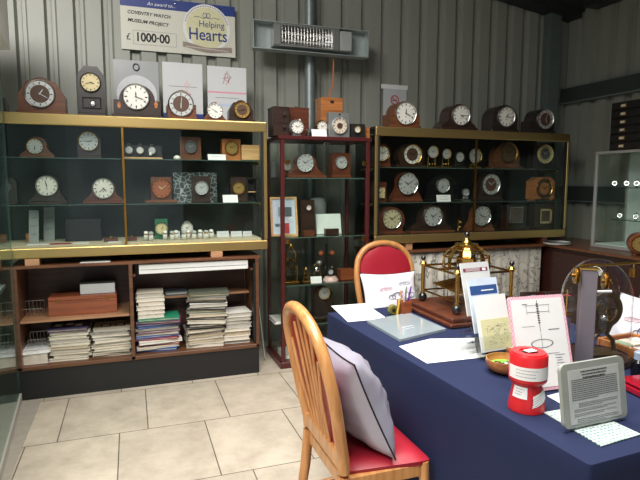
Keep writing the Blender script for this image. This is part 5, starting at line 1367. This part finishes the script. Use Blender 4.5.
def motif(t, mtx, P):
    def cloud(u0, v0, s, mt):
        mb = MB()
        for (a, b, r) in ((0, 0, .03), (.035, .008, .026), (.068, .002, .03), (.10, .006, .022), (-.03, -.006, .02)):
            pts = [];
            for q in range(14):
                an = 2*PI*q/14; u = u0+(a+r*math.cos(an))*s/.2; v = v0+(b+r*.8*math.sin(an))*s/.2
                p = Vector(P(u, v, -1)); pts.append(mtx @ (p+Vector((0, -.0018, 0))))
            mb.tube(pts, .0026, mt, 5, closed=True)
        return mb
    cloud(.1, -.05, 1.1, plain('slate print', (110, 112, 134), .7)).build('cloud_motif', t)
    cloud(-.35, .25, .5, plain('pale pink print', (226, 196, 206), .7)).build('cloud_motif', t)
    cloud(.35, .45, .5, plain('pale slate print', (190, 192, 204), .7)).build('cloud_motif', t)
cushion('white cushion with grey cloud motifs on the far red chair', .43, .355, .15, LIN, BLACK, (1.715, 3.27, .476), Matrix.Rotation(R(-4), 4, 'Z') @ Matrix.Rotation(R(-20), 4, 'X'), deco=motif)
cushion('white cushion with slate cloud motifs at the right photo edge', .44, .40, .15, LIN, BLACK, (2.44, 1.96, .476), Matrix.Rotation(R(-84), 4, 'Z') @ Matrix.Rotation(R(-24), 4, 'X'), deco=motif)

# ================================================================== WALL THINGS
# cheque banner
BY = 4.583; w = .900; h = .41; bx0 = -.028; bz0 = 2.493
t = thing('cheque_banner', 'giant presentation cheque banner for 1000.00 fixed high on the wall', 'banner', (bx0, BY, bz0))
BP = plain('ivory vinyl', (214, 212, 198), .5, 0, .03)
MB().box((w/2, 0, h/2), (w, .006, h), BP).build('sheet', t)
MB().box((w/2, -.0036, h-.040), (w, .001, .080), plain('royal blue vinyl', (40, 60, 130), .45, 0, .05)).build('blue_band', t)
E_ = -.0045
text_mesh('An award to...', .038, PAPER, 'lettering', t, (.20, E_, h-.060), shear=.3)
text_mesh('COVENTRY WATCH', .036, INK, 'lettering', t, (.05, E_, h-.135), (R(90), R(2), 0), shear=.25, sx=.98, bold=.0008)
text_mesh('MUSEUM PROJECT', .036, INK, 'lettering', t, (.05, E_, h-.195), (R(90), R(3), 0), shear=.25, sx=1.05, bold=.0008)
text_mesh('£', .07, INK, 'lettering', t, (.035, E_, .075))
text_mesh('1000\u00b700', .092, INK, 'lettering', t, (.105, E_, .070), bold=.0028, sx=.88)
mb = MB()
for (a, b, c_, d_) in ((.255, .150, .33, .002), (.255, .045, .33, .002), (.09, .0975, .002, .107), (.42, .0975, .002, .107)): mb.box((a, E_, b), (c_, .0006, d_), INKG)
mb.build('amount_box', t)
lg = MB(); lg.lathe([(.0001, 0), (.165, 0), (.165, .0006)], plain('pale yellow vinyl', (216, 212, 172), .5), face_at(.665, E_+.0002, .215), 48); lg.lathe([(.165, 0), (.165, .0008), (.19, .0008), (.19, 0)], PAPER, face_at(.665, E_+.0002, .215), 48); lg.build('emblem_disc', t)
lo = MB()
for k in range(34):
    a = R(15+150*k/33); lo.box((0, 0, 0), (.0065, .0005, .011), INKG, Matrix.Translation((.665+.176*math.cos(a), E_-.001, .215+.176*math.sin(a))) @ Matrix.Rotation(PI/2-a, 4, 'Y'))
lo.build('emblem_lettering', t)
sw = MB()
for (cx_, s_) in ((.65, -1), (.68, 1)):
    sw.tube([(cx_+s_*.012*math.cos(q*PI/8)*1.2, E_-.001, .318+.018*math.sin(q*PI/8)) for q in range(16)], .0022, INKB, 5, closed=True)
sw.tube([(.56, E_-.001, .296), (.60, E_-.001, .304), (.64, E_-.001, .292), (.665, E_-.001, .30), (.69, E_-.001, .292), (.73, E_-.001, .304), (.77, E_-.001, .296)], .0018, INKB, 5)
sw.build('heart_scroll', t)
text_mesh('Helping', .072, INKB, 'lettering', t, (.60, E_-.001, .225), sx=.95)
text_mesh('Hearts', .135, INKB, 'lettering', t, (.515, E_-.0014, .120), sx=.86, bold=.001)
rb = MB(); ol = [(.47+.40*i/12, .085-.035*math.sin(PI*i/12)*0+.0-.02*(i/12)+.012*math.cos(PI*i/6)) for i in range(13)]
rb.prism(ol+[(x, z-.042) for x, z in reversed(ol)], E_-.0012, E_-.0006, plain('taupe ribbon', (150, 136, 126), .5)); rb.build('ribbon', t)
rt = MB()
for k in range(30):
    x = .50+.34*k/29; rt.box((x, E_-.0016, .062-.02*(x-.47)/.4), (.007, .0004, .009), CREAM)
rt.build('ribbon_lettering', t)
for xx, zz in ((.42, h-.022), (.78, h-.03)): MB().lathe([(.0001, .003), (.008, .002), (.009, 0)], CHROME, face_at(xx, E_, zz), 12).build('rivet', t)

# notices behind the clocks on the left cabinet
def poster(label, px0, px1, pyt, zb, Y, mat, name='certificate', cat='certificate'):
    A = at(px0, pyt, 1, Y); B = at(px1, pyt, 1, Y)
    t = thing(name, label, cat, ((A.x+B.x)/2, Y, zb)); w = B.x-A.x; h = A.z-zb
    return t, w, h
t, w, h = poster('grey plastic bag with a black ring and pale disc behind the big white-dialled clock', 113, 158, 59, ZT, 4.25, None, 'display_bag', 'bag')
MB().box((0, 0, h/2), (w, .012, h), plain('grey polythene', (150, 152, 152), .3, 0, .1, 8)).build('bag', t)
MB().lathe([(.0001, .002), (w*.45, .002), (w*.45, 0)], plain('pale card disc', (196, 198, 200), .6), face_at(0, -.007, h*.45), 48).build('disc', t)
MB().tube([(.021*math.cos(q*PI/8), -.012, h-.048+.024*math.sin(q*PI/8)) for q in range(16)], .0035, BLACK, 8, closed=True).build('ring', t)
mb = MB(); mb.box((.0, -.0098, h*.58), (.12, .0006, .002), INKG); mb.build('print', t)
t, w, h = poster('white certificate with faint red emblem above a blue foot, middle of the three', 162, 202, 61.5, ZT, 4.27, None)
MB().box((0, 0, h/2), (w, .004, h), PAPERG).build('sheet', t); MB().box((0, -.0026, .05), (w, .001, .07), INKB).build('blue_band', t)
mb = MB(); mb.box((0, -.0026, h*.62), (w*.7, .0008, .004), INKG)
for k in range(7): mb.box((w*.1, -.0026, h*.42+k*.022), (.012+.014*(k % 3), .0006, .015), plain('faint pink ink', (206, 176, 178), .6))
mb.box((0, -.0026, h*.5), (w*.4, .0008, .006), INKR); mb.build('print', t)
t, w, h = poster('white certificate with a red star emblem above the small clocks, rightmost of three', 207, 246, 65.5, ZT, 4.27, None)
MB().box((0, 0, h/2), (w, .004, h), PAPERG).build('sheet', t); mb = MB()
mb.tube([(-.03, -.004, h*.72), (.0, -.004, h*.93), (.012, -.004, h*.73)], .0022, INKR, 5); mb.tube([(-.035, -.004, h*.80), (.035, -.004, h*.84), (-.01, -.004, h*.70)], .0018, INKR, 5)
mb.tube([(.022*math.cos(q*PI/8), -.004, h*.83+.03*math.sin(q*PI/8)) for q in range(16)], .0012, INKG, 5, closed=True)
mb.box((0, -.0026, h*.57), (w*.98, .0006, .012), INKP); mb.box((0, -.0026, h*.48), (w*.6, .0006, .004), INKG); mb.box((0, -.0026, h*.36), (w*.9, .0006, .018), plain('faint blue ink', (176, 192, 214), .6)); mb.build('print', t)
# no smoking notice
A = at(381, 84, 1, 4.596); B = at(407.5, 84, 1, 4.596); zb = at(381, 125, 1, 4.596).z
t = thing('notice', 'white no smoking notice on the wall behind the right cabinet clocks', 'sign', ((A.x+B.x)/2, 4.596, zb)); w = B.x-A.x; h = A.z-zb
MB().box((.008, 0, h/2), (w*.88, .004, h), PAPERG).build('sheet', t); MB().box((0, -.004, h-.02), (w, .003, .04), PAPER).build('top_fold', t)
mb = MB(); zc = at(394, 100, 1, 4.596).z-zb; mb.lathe([(.034, 0), (.034, .0015), (.044, .0015), (.044, 0)], INKR, face_at(.005, -.003, zc), 32, closed=True)
mb.box((0, 0, 0), (.08, .001, .008), INKR, Matrix.Translation((.005, -.0045, zc)) @ Matrix.Rotation(R(40), 4, 'Y')); mb.box((.002, -.0036, zc-.004), (.046, .001, .008), INK); mb.box((.022, -.0036, zc+.01), (.004, .001, .016), INK); mb.build('no_smoking_symbol', t)

# heater on its bracket
A = at(253, 20, 1, 4.28); B = at(369, 31, 1, 4.28)
t = thing('infrared_heater', 'galvanised infrared heater tray hung across the steel pole', 'heater', ((A.x+B.x)/2, 4.35, 2.515))
w = B.x-A.x; TR = plain('pale galvanised tray', (168, 178, 176), .4, .4, .12, 20)
MB().box((0, .03, .11), (w, .006, .215), TR).build('back_plate', t)
for (c_, d_) in (((0, -.02, .003), (w, .10, .006)), ((0, -.02, .217), (w, .10, .006)), ((-w/2+.003, -.02, .11), (.006, .10, .208)), ((w/2-.003, -.02, .11), (.006, .10, .208))): MB().box(c_, d_, TR).build('flange', t)
a = -w/2
hx0 = at(274, 30, 1, 4.27).x-t.location.x; hx1 = at(340, 35, 1, 4.27).x-t.location.x
hw = hx1-hx0; hc = (hx0+hx1)/2
MB().box((hc, -.025, .205), (hw, .09, .012), ALU).build('hood', t); MB().box((hc, -.025, .04), (hw, .09, .012), ALU).build('hood', t)
for s in (-1, 1): MB().box((hc+s*(hw/2-.030), -.028, .122), (.06, .095, .165), ALU, ch=.004).build('end_cap', t)
MB().box((hc, .012, .122), (hw-.12, .008, .155), CHROME).build('reflector', t)
mb = MB()
for k in range(17):
    x = hx0+.07+(hw-.14)*k/16
    mb.tube([(x, -.07, .05), (x, -.078, .12), (x, -.07, .195)], .0022, STEEL, 6)
for z in (.06, .085, .11, .135, .16, .185): mb.tube([(hx0+.06, -.076, z), (hx1-.06, -.076, z)], .002, STEEL, 6)
mb.build('guard', t)
for z in (.09, .145): MB().tube([(hx0+.06, -.035, z), (hx1-.06, -.035, z)], .009, DIALW, 12).build('quartz_tube', t)
jx0 = hx1+.004; jx1 = at(352, 36, 1, 4.27).x-t.location.x
MB().box(((jx0+jx1)/2, -.035, .115), (jx1-jx0, .10, .16), plain('grey enamel', (160, 164, 162), .4), ch=.006).build('junction_box', t)
MB().box((1.505-t.location.x, .07, .11), (.10, .07, .06), DSTEEL).build('pole_clamp', t)
# orange cable
p0 = Vector((at(333.5, 57, 1, 4.37).x, 4.37, 2.512)); p1 = at(329, 97, 1, 4.19)
tag(MB().tube([p0, (p0.x-.005, 4.36, 2.45), (p0.x-.03, 4.30, 2.28), (p1.x, 4.20, p1.z-.03+.03)], .006, ORANGEC, 8).build('power_cable'), 'orange cable hanging from the heater to the tall wooden box', 'cable')
# ---- vitrine at far left
v = thing('glass_vitrine', 'tall glass vitrine with white fascia at the far left edge', 'cabinet', (-.735, 3.845, 0), R(4.6))
# local -Y runs towards the camera
VG = glass('vitrine glass', (222, 232, 228))
MB().box((0, -.95, 1.16), (.006, 1.88, 2.19), VG).build('side_pane', v)
MB().box((-.001, -.004, 1.16), (.008, .005, 2.19), GEDGE).build('pane_edge', v)
MB().box((-.30, -.003, 1.16), (.58, .006, 2.19), VG).build('back_pane', v)
MB().box((-.30, -.95, .03), (.62, 1.9, .058), plain('pale plinth', (170, 168, 158), .5)).build('plinth', v)
MB().box((-.26, -.95, 2.46), (.64, 1.90, .40), WHITE, ch=.006).build('fascia', v)
MB().box((-.32, -.95, .79), (.56, 1.84, .02), WHITE).build('shelf', v)

# trailing white cable beside the bookcase
tag(MB().tube([(.93, 4.15, .70), (.94, 4.12, .50), (.965, 4.09, .20), (.985, 4.10, .02), (1.0, 4.16, .005), (1.0, 4.25, .005)], .0035, PAPERG, 6).build('loose_cable'), 'thin grey cable hanging between bookcase and maroon showcase', 'cable')

# ================================================================== LIGHT
wd_ = bpy.data.worlds.new('world'); bpy.context.scene.world = wd_; wd_.use_nodes = True
bg = wd_.node_tree.nodes['Background']; bg.inputs[0].default_value = (.80, .90, 1.0, 1); bg.inputs[1].default_value = .85
def area(name, loc, rot, sx, sy, power, col=(1, 1, 1), sp=180):
    l = bpy.data.lights.new(name, 'AREA'); l.shape = 'RECTANGLE'; l.size = sx; l.size_y = sy; l.energy = power; l.color = col; l.spread = R(sp)
    o = bpy.data.objects.new(name, l); COL.objects.link(o); o.location = loc; o.rotation_euler = rot; return o
area('rooflight', (1.1, 1.7, 3.55), (0, 0, 0), 1.8, 2.6, 112, (1, .97, .93), 125)
area('rooflight_rear', (-1.3, .8, 3.75), (R(36), 0, R(10)), 2.2, 1.8, 260, (1, .97, .93), 150)
sc = bpy.context.scene
sc.view_settings.view_transform = 'Standard'; sc.view_settings.look = 'None'; sc.view_settings.gamma = 1; sc.view_settings.exposure = 0
try: sc.view_settings.use_curve_mapping = False
except Exception: pass
